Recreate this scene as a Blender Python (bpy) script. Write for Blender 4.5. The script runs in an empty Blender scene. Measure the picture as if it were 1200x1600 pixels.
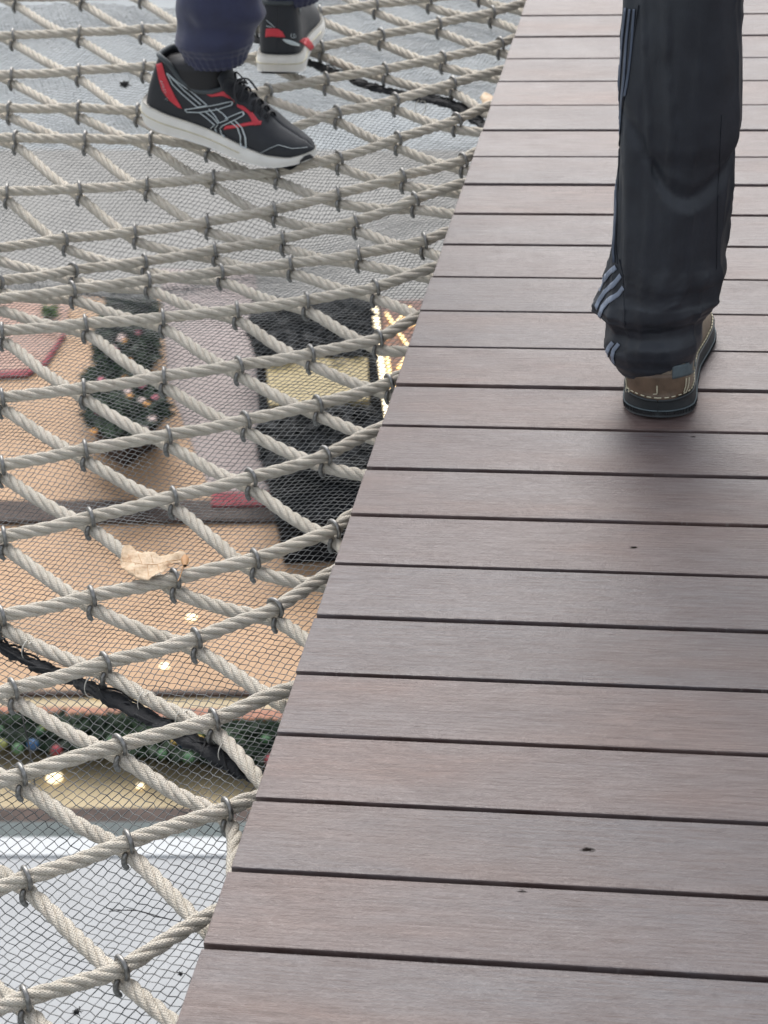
import bpy, bmesh, math, random
import numpy as np
from mathutils import Vector, Matrix, noise
from mathutils.bvhtree import BVHTree
random.seed(7); rng = np.random.default_rng(7)
sc = bpy.context.scene
COL = sc.collection
R = math.radians
# ------------------------------------------------------------------ camera
CAM = np.array([0.50486, -1.54642, 1.36875])
CR = np.array([0.98460252, 0.16237695, -0.06474262])
CU = np.array([-0.02736491, 0.50896913, 0.86034969])
CF = np.array([-0.17265295, 0.8453308, -0.50557572])
FPX = 3755.0
cam = bpy.data.cameras.new('camera'); camo = bpy.data.objects.new('camera', cam); COL.objects.link(camo)
camo.matrix_world = Matrix(((CR[0], CU[0], -CF[0], CAM[0]), (CR[1], CU[1], -CF[1], CAM[1]), (CR[2], CU[2], -CF[2], CAM[2]), (0, 0, 0, 1)))
cam.sensor_fit = 'VERTICAL'; cam.sensor_height = 36; cam.sensor_width = 27; cam.lens = FPX / 1600 * 36
cam.dof.use_dof = True; cam.dof.focus_distance = 2.55; cam.dof.aperture_fstop = 15; cam.clip_start = 0.05; cam.clip_end = 500
sc.camera = camo
# ------------------------------------------------------------------ world and light
SUN_EL, SUN_AZ = R(50), R(-14)
w = bpy.data.worlds.new('World'); sc.world = w; w.use_nodes = True
nt = w.node_tree; nt.nodes.clear()
sky = nt.nodes.new('ShaderNodeTexSky'); sky.sky_type = 'NISHITA'; sky.sun_disc = False
sky.sun_elevation = SUN_EL; sky.sun_rotation = SUN_AZ; sky.dust_density = 3.5; sky.air_density = 1.2; sky.ozone_density = 1
hs = nt.nodes.new('ShaderNodeHueSaturation'); hs.inputs['Saturation'].default_value = 0.36
bg = nt.nodes.new('ShaderNodeBackground'); bg.inputs['Strength'].default_value = 0.15
wo = nt.nodes.new('ShaderNodeOutputWorld')
nt.links.new(sky.outputs[0], hs.inputs['Color']); nt.links.new(hs.outputs[0], bg.inputs[0]); nt.links.new(bg.outputs[0], wo.inputs[0])
sl = bpy.data.lights.new('sun', 'SUN'); sl.energy = 0.95; sl.angle = R(40); sl.color = (1, 0.99, 0.975)
so = bpy.data.objects.new('sun', sl); COL.objects.link(so)
sd = Vector((math.sin(SUN_AZ) * math.cos(SUN_EL), math.cos(SUN_AZ) * math.cos(SUN_EL), math.sin(SUN_EL)))
so.rotation_euler = (-sd).to_track_quat('-Z', 'Y').to_euler()
sc.view_settings.view_transform = 'Standard'; sc.view_settings.look = 'None'; sc.view_settings.gamma = 1
sc.view_settings.exposure = 0.86
# ------------------------------------------------------------------ helpers
def ray(x, y):
    return CF * FPX + (x - 600) * CR - (y - 800) * CU
def at(x, y, z):
    d = ray(x, y); return Vector(CAM + (z - CAM[2]) / d[2] * d)
def aty(x, y, Y):
    d = ray(x, y); return Vector(CAM + (Y - CAM[1]) / d[1] * d)
def mesh(name, V, F, mat, parent=None, smooth=True, uv=None):
    me = bpy.data.meshes.new(name)
    me.from_pydata([tuple(v) for v in V], [], [tuple(f) for f in F])
    if smooth: me.polygons.foreach_set('use_smooth', [True] * len(me.polygons))
    if uv is not None:
        l = me.uv_layers.new(name='UVMap'); idx = np.empty(len(me.loops), int); me.loops.foreach_get('vertex_index', idx)
        l.data.foreach_set('uv', np.asarray(uv, float)[idx].ravel())
    me.materials.append(mat); me.update()
    o = bpy.data.objects.new(name, me); COL.objects.link(o)
    if parent: o.parent = parent
    return o
def meshnp(name, V, Q, mat, parent=None, smooth=True, uv=None):
    V = np.asarray(V, np.float32); Q = np.asarray(Q, np.int32)
    me = bpy.data.meshes.new(name); me.vertices.add(len(V)); me.vertices.foreach_set('co', V.ravel())
    n, k = Q.shape
    me.loops.add(n * k); me.loops.foreach_set('vertex_index', Q.ravel())
    me.polygons.add(n); me.polygons.foreach_set('loop_start', np.arange(0, n * k, k, dtype=np.int32))
    me.polygons.foreach_set('loop_total', np.full(n, k, np.int32))
    me.update(calc_edges=True)
    if smooth: me.polygons.foreach_set('use_smooth', np.ones(n, bool))
    if uv is not None:
        l = me.uv_layers.new(name='UVMap'); l.data.foreach_set('uv', np.asarray(uv, np.float32)[Q.ravel()].ravel())
    me.materials.append(mat)
    o = bpy.data.objects.new(name, me); COL.objects.link(o)
    if parent: o.parent = parent
    return o
def empty(name, loc=(0, 0, 0)):
    o = bpy.data.objects.new(name, None); COL.objects.link(o); o.location = loc; o.empty_display_size = 0.05; return o
def tag(o, label=None, cat=None, group=None, kind=None):
    if label: o['label'] = label
    if cat: o['category'] = cat
    if group: o['group'] = group
    if kind: o['kind'] = kind
    return o
def adopt(o, root):          # parent keeping world coordinates (meshes are built in world space)
    o.parent = root; o.matrix_parent_inverse = Matrix.Translation(-root.location); return o
class N:
    """tiny node helper"""
    def __init__(s, name):
        s.m = bpy.data.materials.new(name); s.m.use_nodes = True; s.t = s.m.node_tree
        s.b = s.t.nodes['Principled BSDF']
    def n(s, typ, **kw):
        q = s.t.nodes.new(typ)
        for k, v in kw.items():
            if k in ('operation', 'blend_type', 'noise_dimensions', 'data_type', 'feature', 'wave_type', 'interpolation_type'): setattr(q, k, v)
            else:
                kk = k.replace('_', ' ')
                inp = q.inputs[int(kk[1:])] if kk[0] == 'i' and kk[1:].isdigit() else q.inputs[kk]
                if isinstance(v, bpy.types.NodeSocket): s.t.links.new(v, inp)
                else: inp.default_value = v
        return q
    def l(s, a, b): s.t.links.new(a, b)
    def ramp(s, fac, stops):
        q = s.t.nodes.new('ShaderNodeValToRGB'); s.l(fac, q.inputs[0]); e = q.color_ramp.elements
        while len(e) < len(stops): e.new(0.5)
        for i, (p, c) in enumerate(stops): e[i].position = p; e[i].color = (*c, 1) if len(c) == 3 else c
        return q.outputs[0]
    def obj(s): return s.n('ShaderNodeTexCoord').outputs['Object']
    def gen(s): return s.n('ShaderNodeNewGeometry').outputs['Position']
    def noise(s, vec, scale, detail=3, rough=0.5, dist=0):
        return s.n('ShaderNodeTexNoise', Vector=vec, Scale=scale, Detail=detail, Roughness=rough, Distortion=dist).outputs[0]
    def scalev(s, vec, v):
        q = s.n('ShaderNodeVectorMath', operation='MULTIPLY'); s.l(vec, q.inputs[0]); q.inputs[1].default_value = v; return q.outputs[0]
    def math(s, op, a, b=0.0, c=None):
        q = s.n('ShaderNodeMath', operation=op)
        for i, v in enumerate((a, b) if c is None else (a, b, c)):
            if isinstance(v, bpy.types.NodeSocket): s.l(v, q.inputs[i])
            else: q.inputs[i].default_value = v
        return q.outputs[0]
    def mix(s, f, a, b, mode='MIX'):
        q = s.t.nodes.new('ShaderNodeMix'); q.data_type = 'RGBA'; q.blend_type = mode
        for i, v in ((0, f), (6, a), (7, b)):
            if isinstance(v, bpy.types.NodeSocket): s.l(v, q.inputs[i])
            else: q.inputs[i].default_value = v if i == 0 else ((*v, 1) if len(v) == 3 else v)
        return q.outputs[2]
    def bump(s, h, strength=0.5, dist=0.001, norm=None):
        q = s.n('ShaderNodeBump', Height=h, Strength=strength, Distance=dist)
        if norm is not None: s.l(norm, q.inputs['Normal'])
        return q.outputs[0]
    def set(s, **kw):
        for k, v in kw.items():
            kk = k.replace('_', ' ')
            if isinstance(v, bpy.types.NodeSocket): s.l(v, s.b.inputs[kk])
            else: s.b.inputs[kk].default_value = (*v, 1) if isinstance(v, tuple) and len(v) == 3 else v
        return s.m
def simple(name, col, rough=0.6, var=0.12, scale=60, bump=0.15, bdist=0.0005, metal=0.0, **kw):
    k = N(name); v = k.obj(); f = k.noise(v, scale, 4)
    d = tuple(c * (1 - var) for c in col); e = tuple(min(1, c * (1 + var)) for c in col)
    c = k.ramp(f, [(0.3, d), (0.7, e)])
    return k.set(Base_Color=c, Roughness=rough, Metallic=metal, Normal=k.bump(k.noise(v, scale * 4, 2), bump, bdist), **kw)
PITCH = 0.105
# ------------------------------------------------------------------ materials
def deck_mat():
    k = N('dark_weathered_decking'); p = k.gen()
    sp = k.n('ShaderNodeSeparateXYZ', Vector=p)
    idx = k.math('FLOOR', k.math('DIVIDE', k.math('ADD', sp.outputs[1], 0.0), PITCH))
    wn = k.n('ShaderNodeTexWhiteNoise', noise_dimensions='1D', W=idx)
    off = k.n('ShaderNodeCombineXYZ', X=k.math('MULTIPLY', wn.outputs[0], 37.0), Y=0.0, Z=k.math('MULTIPLY', idx, 3.7))
    v = k.n('ShaderNodeVectorMath', operation='ADD'); k.l(p, v.inputs[0]); k.l(off.outputs[0], v.inputs[1]); v = v.outputs[0]
    grain = k.noise(k.scalev(v, (18, 420, 60)), 1.0, 5, 0.65)
    grain2 = k.noise(k.scalev(v, (90, 1300, 60)), 1.0, 3, 0.6)
    broad = k.noise(k.scalev(v, (2.2, 9, 5)), 1.0, 4, 0.6)
    speck = k.noise(k.scalev(v, (160, 500, 60)), 1.0, 2, 0.7)
    red = k.ramp(broad, [(0.32, (0.112, 0.101, 0.106)), (0.52, (0.124, 0.100, 0.098)), (0.72, (0.150, 0.098, 0.082))])
    pl = k.ramp(wn.outputs[0], [(0, (0.90, 0.92, 0.94)), (0.5, (1.0, 0.98, 0.98)), (1, (1.12, 1.04, 1.0))])
    c = k.mix(1.0, red, pl, 'MULTIPLY')
    c = k.mix(k.ramp(grain, [(0.40, (0, 0, 0)), (0.68, (0.9, 0.9, 0.9))]), c, (0.060, 0.032, 0.026))
    c = k.mix(k.ramp(speck, [(0.62, (0, 0, 0)), (0.75, (0.5, 0.5, 0.5))]), c, (0.24, 0.22, 0.21))
    kn = None
    # knots in the boards and a few chips of pale dirt
    for (kx, ky), r in (((918, 1328), 0.0040), ((990, 855), 0.0030), ((1083, 683), 0.0022), ((815, 1393), 0.0025)):
        q = at(kx, ky, 0); d = k.n('ShaderNodeVectorMath', operation='DISTANCE')
        k.l(k.scalev(p, (0.55, 1, 1)), d.inputs[0]); d.inputs[1].default_value = (q[0] * 0.55, q[1], 0)
        dd = k.math('ADD', d.outputs['Value'], k.math('MULTIPLY', k.math('SUBTRACT', speck, 0.5), 0.006))
        f = k.ramp(k.math('DIVIDE', dd, r), [(0.5, (1, 1, 1)), (1.0, (0, 0, 0))])
        c = k.mix(f, c, (0.012, 0.009, 0.008)); kn = f if kn is None else k.math('MAXIMUM', kn, f)
    lines = k.math('MULTIPLY', k.math('SINE', k.math('MULTIPLY', sp.outputs[1], 2600.0)), 0.12)
    h = k.math('ADD', k.math('ADD', grain, k.math('MULTIPLY', grain2, 0.6)), lines)
    smudge = k.noise(k.scalev(v, (7, 16, 5)), 1.0, 5, 0.7)
    rough = k.math('ADD', k.math('ADD', k.math('MULTIPLY', broad, 0.14), k.math('MULTIPLY', k.math('SUBTRACT', smudge, 0.5), 0.30)), k.math('ADD', k.math('MULTIPLY', grain2, 0.12), 0.34))
    k.l(k.math('MULTIPLY', k.math('SUBTRACT', 1.0, kn), 0.5), k.b.inputs['Specular IOR Level'])
    h = k.math('ADD', h, k.math('MULTIPLY', speck, 0.9))
    return k.set(Base_Color=c, Roughness=rough, IOR=1.64, Normal=k.bump(h, 0.85, 0.0008))
M = {}
M['deck'] = deck_mat()
M['beam'] = simple('dark_deck_beam', (0.03, 0.024, 0.022), 0.8)
def rope_mat():
    k = N('beige_rope'); uv = k.n('ShaderNodeTexCoord').outputs['UV']; p = k.gen()
    s = k.n('ShaderNodeSeparateXYZ', Vector=uv)
    a = k.math('ADD', k.math('MULTIPLY', s.outputs[0], 2 * math.pi / 0.0042), k.math('MULTIPLY', s.outputs[1], 2 * math.pi * 4))
    b = k.math('SUBTRACT', k.math('MULTIPLY', s.outputs[0], 2 * math.pi / 0.0042), k.math('MULTIPLY', s.outputs[1], 2 * math.pi * 4))
    wv = k.math('MAXIMUM', k.math('SINE', a), k.math('SINE', b))
    fib = k.noise(k.scalev(uv, (300, 30, 1)), 1.0, 3)
    big = k.noise(p, 22, 5, 0.7); mid = k.noise(p, 160, 3)
    c = k.ramp(big, [(0.3, (0.50, 0.455, 0.375)), (0.50, (0.67, 0.615, 0.515)), (0.72, (0.73, 0.66, 0.56))])
    c = k.mix(k.ramp(mid, [(0.45, (0, 0, 0)), (0.8, (0.45, 0.45, 0.45))]), c, (0.36, 0.27, 0.20))
    c = k.mix(k.math('MULTIPLY', k.math('SUBTRACT', 1.0, wv), 0.15), c, (0.22, 0.18, 0.13))
    h = k.math('ADD', wv, k.math('MULTIPLY', fib, 1.0))
    return k.set(Base_Color=c, Roughness=0.75, Normal=k.bump(h, 0.7, 0.0010), Sheen_Weight=0.15)
M['rope'] = rope_mat()
M['clip'] = simple('galvanised_metal', (0.24, 0.235, 0.225), 0.42, 0.35, 250, 0.3, 0.0003, 0.9)
M['net'] = simple('grey_netting', (0.13, 0.135, 0.135), 0.5, 0.25, 90, 0.1)
M['blackcord'] = simple('black_bunched_net', (0.012, 0.013, 0.016), 0.55, 0.4, 400, 0.9, 0.002)
M['twine'] = simple('white_twine', (0.6, 0.57, 0.5), 0.7)
# ------------------------------------------------------------------ the deck
def box_bm(bm, x0, x1, y0, y1, z0, z1, bev=0.0):
    g = bmesh.ops.create_cube(bm, size=1.0); vs = g['verts']
    bmesh.ops.scale(bm, vec=(x1 - x0, y1 - y0, z1 - z0), verts=vs)
    bmesh.ops.translate(bm, vec=((x0 + x1) / 2, (y0 + y1) / 2, (z0 + z1) / 2), verts=vs)
    if bev > 0:
        es = [e for e in bm.edges if all(v in vs for v in e.verts)]
        bmesh.ops.bevel(bm, geom=es, offset=bev, segments=2, profile=0.6, affect='EDGES')
def bm_obj(name, bm, mat, parent=None, smooth=False):
    me = bpy.data.meshes.new(name); bm.to_mesh(me); bm.free()
    if smooth: me.polygons.foreach_set('use_smooth', [True] * len(me.polygons))
    me.materials.append(mat); o = bpy.data.objects.new(name, me); COL.objects.link(o)
    if parent: o.parent = parent
    return o
bm = bmesh.new()
gapw = {20: .0035, 12: .0045, 14: .006, 15: .0085, 9: .0085}
for n in range(-14, 60):
    g0 = gapw.get(n, 0.0066 + random.uniform(-.0012, .0012)) / 2; g1 = gapw.get(n + 1, 0.0066) / 2
    y0, y1 = n * PITCH + g0, (n + 1) * PITCH - g1
    dz = random.uniform(-.0008, .0008); dx = random.uniform(-.0012, .0012)
    box_bm(bm, dx, 2.6, y0, y1, -0.025 + dz, dz, 0.0012)
deck = tag(bm_obj('walkway_decking', bm, M['deck']), kind='structure')
bm = bmesh.new()
for x in (0.09, 0.6, 1.2, 1.8, 2.5): box_bm(bm, x, x + 0.06, -1.4, 6.2, -0.16, -0.0265)
for x in (0.0125, ): box_bm(bm, x + .04, x + 0.052, -1.4, 6.2, -0.16, -0.0265)
box_bm(bm, 0.152, 2.5, -1.4, 6.2, -0.20, -0.17)
tag(bm_obj('walkway_beams', bm, M['beam']), kind='structure')
# ------------------------------------------------------------------ net surface and node lattice
ROWS = {
0:[(25,-4),(129,-6),(222,-10),(316,-18),(410,-28),(500,-42)],
1:[(21,55),(125,50),(223,45),(314,42),(405,32),(500,18),(588,6),(672,-3),(752,-13),(838,-32,'e')],
2:[(19,116),(124,110),(226,104),(318,98),(412,86),(503,73),(596,54),(686,36),(770,19),(824,6,'e')],
3:[(15,169),(124,168),(216,172),(320,165),(419,140),(510,123),(602,108),(692,90),(782,68),(806,62,'e')],
4:[(25,215),(134,216),(237,217),(325,226),(430,207),(527,175),(618,156),(708,130),(788,111,'e')],
5:[(12,299),(125,296),(231,289),(335,277),(433,268),(530,246),(622,216),(714,187),(768,167,'e')],
6:[(-8,388),(102,372),(212,361),(325,346),(430,327),(530,302),(630,274),(724,250),(743,241,'e')],
7:[(-3,440),(114,422),(226,408),(337,390),(444,372),(557,345),(649,311),(729,288,'e')],
8:[(-8,468),(113,452),(232,437),(346,424),(456,411),(562,396),(664,376),(702,365,'e')],
9:[(4,517),(134,505),(255,496),(371,484),(480,469),(587,449),(681,420,'e')],
10:[(4,621),(132,606),(257,587),(374,570),(486,552),(592,528),(656,497,'e')],
11:[(4,727),(134,702),(264,679),(384,656),(497,631),(608,598),(625,590,'e')],
12:[(7,838),(142,808),(272,775),(392,746),(509,711),(595,672,'e')],
13:[(3,962),(144,931),(274,904),(399,873),(522,827),(550,809,'e')],
14:[(21,1076),(165,1035),(307,997),(430,950),(518,899,'e')],
15:[(34,1210),(187,1164),(335,1124),(444,1083,'e')],
16:[(42,1372),(201,1315),(355,1264),(395,1252,'e')],
17:[(40,1560),(191,1512),(325,1436,'e')],
18:[(36,1765),(190,1700),(262,1640,'e')]}
def surf(x, y):
    f = 1 - math.exp(-(min(x, 0) / 0.16) ** 2)
    return -0.050 - 0.075 * f * math.exp(-((x + 0.50) / 0.42) ** 2 - ((y - 1.70) / 0.19) ** 2)
def onsurf(px, py, dz=0.0):
    z = -0.05
    for _ in range(12):
        p = at(px, py, z + dz); z = surf(p.x, p.y)
    return Vector((p.x, p.y, z + dz))
P = {}; END = {}
for i, row in ROWS.items():
    for c, a in enumerate(row):
        P[i, c] = onsurf(a[0], a[1])
        if len(a) == 3: END[i] = c
for c in range(6, 10): P[0, c] = P[1, c] + (P[0, 5] - P[1, 5])
END[0] = 9; P[0, 9].x = -0.005
VIS = {k for k in P if k[1] != END[k[0]] and k[0] < 18}
for i in range(0, 19):
    for c in range(-1, -5, -1): P[i, c] = P[i, c + 1] * 2 - P[i, c + 2]; P[i, c].z = surf(P[i, c].x, P[i, c].y)
for i in (-1, -2):
    END[i] = 9 - 0
    for c in range(-4, 10): P[i, c] = P[i + 1, c] * 2 - P[i + 2, c]
    P[i, 9].x = -0.005
for i in (19, 20):
    END[i] = 1 if i == 19 else 0
    for c in range(-4, END[i] + 1): P[i, c] = P[i - 1, c] + (P[17, 0] - P[16, 0])
    P[i, END[i]].x = -0.015
DROP = 0.0172
ORD = ['zeroth','first','second','third','fourth','fifth','sixth','seventh','eighth','ninth','tenth','eleventh','twelfth','thirteenth','fourteenth','fifteenth','sixteenth','seventeenth','eighteenth','nineteenth','twentieth','twenty-first','twenty-second','twenty-third','twenty-fourth','twenty-fifth'] + ['twenty-' + q for q in ('sixth','seventh','eighth','ninth')] + ['thirtieth'] + ['thirty-' + q for q in ('first','second','third','fourth','fifth')]
def catmull(pts, step):
    pts = [np.array(p, float) for p in pts]
    pts = [2 * pts[0] - pts[1]] + pts + [2 * pts[-1] - pts[-2]]
    out = []
    for k in range(1, len(pts) - 2):
        a, b, c, d = pts[k - 1:k + 3]; n = max(2, int(np.linalg.norm(c - b) / step))
        t = np.arange(n)[:, None] / n
        out.append(0.5 * (2 * b + (c - a) * t + (2 * a - 5 * b + 4 * c - d) * t ** 2 + (3 * b - a - 3 * c + d) * t ** 3))
    out.append(pts[-2][None]); return np.vstack(out)
def frames(path):
    T = np.gradient(path, axis=0); T /= np.linalg.norm(T, axis=1)[:, None]
    up = np.array([0, 0, 1.0]); S = np.cross(T, up)
    S /= np.maximum(np.linalg.norm(S, axis=1)[:, None], 1e-6); U = np.cross(S, T)
    return T, S, U
def tube_np(path, rad, sides=8, sq=1.0, frame=None):
    path = np.asarray(path, float); T, S, U = frame or frames(path); n = len(path)
    rad = np.broadcast_to(np.asarray(rad, float), (n,))
    a = np.arange(sides) / sides * 2 * np.pi
    V = path[:, None] + rad[:, None, None] * (np.cos(a)[None, :, None] * S[:, None] + sq * np.sin(a)[None, :, None] * U[:, None])
    L = np.concatenate([[0], np.cumsum(np.linalg.norm(np.diff(path, axis=0), axis=1))])
    uv = np.stack([np.broadcast_to(L[:, None], (n, sides)), np.broadcast_to((np.abs(np.arange(sides) / sides * 2 - 1))[None], (n, sides))], -1)
    i = np.arange(n - 1)[:, None] * sides; j = np.arange(sides)[None]; j2 = (j + 1) % sides
    Q = np.stack([i + j, i + j2, i + sides + j2, i + sides + j], -1).reshape(-1, 4)
    return V.reshape(-1, 3), Q, uv.reshape(-1, 2)
def join(parts):
    V, Q, U, o = [], [], [], 0
    for v, q, u in parts: V.append(v); Q.append(q + o); U.append(u); o += len(v)
    return np.vstack(V), np.vstack(Q), np.vstack(U)
def rope_mesh(name, pts, mat, R0=0.0079, lay=0.082, ph=0.0, step=0.0032):
    path = catmull(pts, step); T, S, U = frames(path)
    L = np.concatenate([[0], np.cumsum(np.linalg.norm(np.diff(path, axis=0), axis=1))])
    wob = 0.25 * np.sin(L * 23 + ph * 5) + 0.2 * np.sin(L * 61 + ph * 9)
    parts = []
    for s in range(4):
        th = -2 * np.pi * L / lay + s * 2 * np.pi / 4 + ph + wob
        hp = path + 0.56 * R0 * (np.cos(th)[:, None] * S + np.sin(th)[:, None] * U)
        parts.append(tube_np(hp, 0.47 * R0, 9))
    r = np.random.default_rng(int(abs(ph) * 100) + 5)          # stray fibres
    for q in r.integers(4, max(5, len(path) - 4), int(L[-1] * 110)):
        a = r.uniform(0, 6.28); d = np.cos(a) * S[q] + np.sin(a) * U[q]; ln = r.uniform(.002, .0055)
        p0 = path[q] + d * R0 * .93; p1 = p0 + d * ln * .5 + T[q] * r.normal(0, .003); p2 = p1 + d * ln * .3 + T[q] * r.normal(0, .003)
        parts.append(tube_np(np.array([p0, p1, p2]), .00016, 3))
    V, Q, U2 = join(parts)
    return meshnp(name, V, Q, mat, uv=U2)
def jit(a): return Vector((random.uniform(-a, a), random.uniform(-a, a), random.uniform(-a, a)))
GA, GB = 'ropes rising to the right toward the deck', 'ropes falling to the right under the rising ropes'
rowlist = sorted({k[0] for k in P}, reverse=True)
visrows = [17 - k for k in range(18)]
rowrank = {r: k + 1 for k, r in enumerate(visrows)}
for i in rowlist:
    cs = sorted(c for (a, c) in P if a == i)
    pts = []
    for q, c in enumerate(cs):
        pts.append(P[i, c])
        if q < len(cs) - 2:
            m = (P[i, c] + P[i, c + 1]) / 2; m.z -= 0.0012; pts.append(m + jit(.0011))
    e = pts[-1]; d = (pts[-1] - pts[-3]).normalized()
    pts[-1] = Vector((e.x, e.y, -0.047))
    pts.append(Vector((0.03, e.y + 0.04 * d.y / max(d.x, .3), -0.052)))
    if pts[-2].x > -0.002: pts.pop(-2)
    o = rope_mesh('net_rope', pts, M['rope'], ph=i * 1.7)
    if i in rowrank: lab = 'beige twisted rope rising right to the deck, %s rising rope from the photo bottom' % ORD[rowrank[i]]
    elif i > 17: lab = 'beige twisted rope rising right, %s the bottom edge of the photo' % ('just past' if i == 18 else 'one step past' if i == 19 else 'two steps past')
    else: lab = 'beige twisted rope rising right, %s the top edge of the photo' % ('just past' if i == -1 else 'well past')
    tag(o, lab, 'rope', GA)
BP = {}
chains = sorted({c - i for (i, c) in P})
# where a falling rope reaches the deck on its own (photo pixels), and chains cut there
HIT = {(12, 4): (572, 744), (10, 5): (641, 549), (7, 6): (719, 336), (5, 7): (760, 207), (2, 8): (815, 50), (15, 2): (410, 1224), (13, 4): (540, 862), (16, 2): (366, 1364), (14, 3): (488, 1008), (17, 1): (270, 1598), (9, 5): (660, 497)}
def chain_pts(d):
    out = [(i, i + d) for i in range(-2, 21) if (i, i + d) in P]
    for n_, k in enumerate(out):
        if k in HIT: return out[:n_ + 1]
    return out
good = [d for d in chains if len(chain_pts(d)) >= 2]
# rank falling ropes by where they end on the deck edge / bottom, from the photo bottom upward
falling = []
for d in good:
    ks = chain_pts(d)
    if not any(k in VIS for k in ks): 
        if min(k[0] for k in ks) > 12 or d > 6 or d < -19: continue
    falling.append(d)
for rank, d in enumerate(falling):
    ks = chain_pts(d); pts = []
    for q, k in enumerate(ks):
        p = P[k].copy(); p.z -= DROP
        if q and (not k[1] == END[k[0]]): 
            m = (prev + p) / 2; m.z -= 0.003; pts.append(m + jit(.0012))
        pts.append(p); prev = p; BP[k] = p
    last = ks[-1]
    if last in HIT:
        h = at(*HIT[last], -.0635); pts += [Vector(h), Vector(h) + (Vector(h) - pts[-1]).normalized() * .05]
    dr = Vector((0.66, -0.75, 0))
    if len(pts) > 2: 
        dr = (pts[-1] - pts[-3 if len(pts) > 3 else -2]); dr.z = 0; dr.normalize()
    if last not in HIT and pts[-1].x < 0.0:
        t = (0.03 - pts[-1].x) / max(dr.x, 0.35); e = pts[-1] + dr * t; e.z = -0.062
        if last[0] < 18 or last[1] == END[last[0]]: pts.append(e)
    o = rope_mesh('net_rope', pts, M['rope'], ph=d * 2.3 + 1)
    tag(o, 'beige twisted rope falling right under the others, %s falling rope from the lower left' % ORD[rank + 1], 'rope', GB)
# ------------------------------------------------------------------ clips
def clip_geo(cA, tA, cB, tB, s):
    parts = []
    def arc(c, t, r, f0, f1, rad, n=18, tilt=0.0, flat=1.0):
        t = Vector(t).normalized(); side = Vector((t.y, -t.x, 0)).normalized()
        if side.y > 0: side = -side
        up = t.cross(side); up = up if up.z > 0 else -up
        path = []
        for q in range(n + 1):
            f = f0 + (f1 - f0) * q / n
            path.append(np.array(c + side * r * math.sin(f) + up * r * math.cos(f) * flat + t * tilt * (q / n - .5)))
        path = np.array(path); tt = np.array(t)
        T = np.gradient(path, axis=0); T /= np.linalg.norm(T, axis=1)[:, None]
        S = np.tile(tt, (len(path), 1)); S -= (S * T).sum(1)[:, None] * T; S /= np.linalg.norm(S, axis=1)[:, None]
        U = np.cross(S, T)
        rr = np.full(n + 1, rad); rr[0] = rad * .25; rr[1] = rad * .85; rr[-1] = rad * .25; rr[-2] = rad * .85
        path[0] = path[1] + (path[0] - path[1]) * .6
        parts.append(tube_np(path, rr, 10, 1.0, (T, S, U)))
    arc(cA, tA, 0.0106, R(-125), R(155), 0.0025, 22, 0.003 * s)
    arc(cB - Vector((0, 0, .0006)), tB, 0.0104, R(30), R(148), 0.0028, 14, -.002 * s, 1.12)
    V, Q, U = join(parts); return V, Q, U
def direc(k, dk):
    a = P.get((k[0] + dk[0], k[1] + dk[1])); b = P.get((k[0] - dk[0], k[1] - dk[1])); p = P[k]
    a = a or p + (p - b); b = b or p; return (a - b).normalized()
for k in sorted(VIS):
    tA = direc(k, (0, 1)); tB = direc(k, (1, 1))
    cB = BP.get(k, P[k] - Vector((0, 0, DROP)))
    s = random.uniform(-1, 1)
    V, Q, U = clip_geo(P[k], tA + Vector((random.uniform(-.25, .1), random.uniform(-.1, .1), 0)), cB + tB * .003, tB, s)
    c0 = np.array(P[k]); o = meshnp('rope_clip', V - c0, Q, M['clip']); o.location = P[k]
    fromdeck = END[k[0]] - k[1]
    tag(o, 'grey metal clip, %s from the deck on the %s rising rope from the photo bottom' % (ORD[fromdeck], ORD[rowrank[k[0]]]), 'clip', 'metal clips where the net ropes cross')
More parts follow.
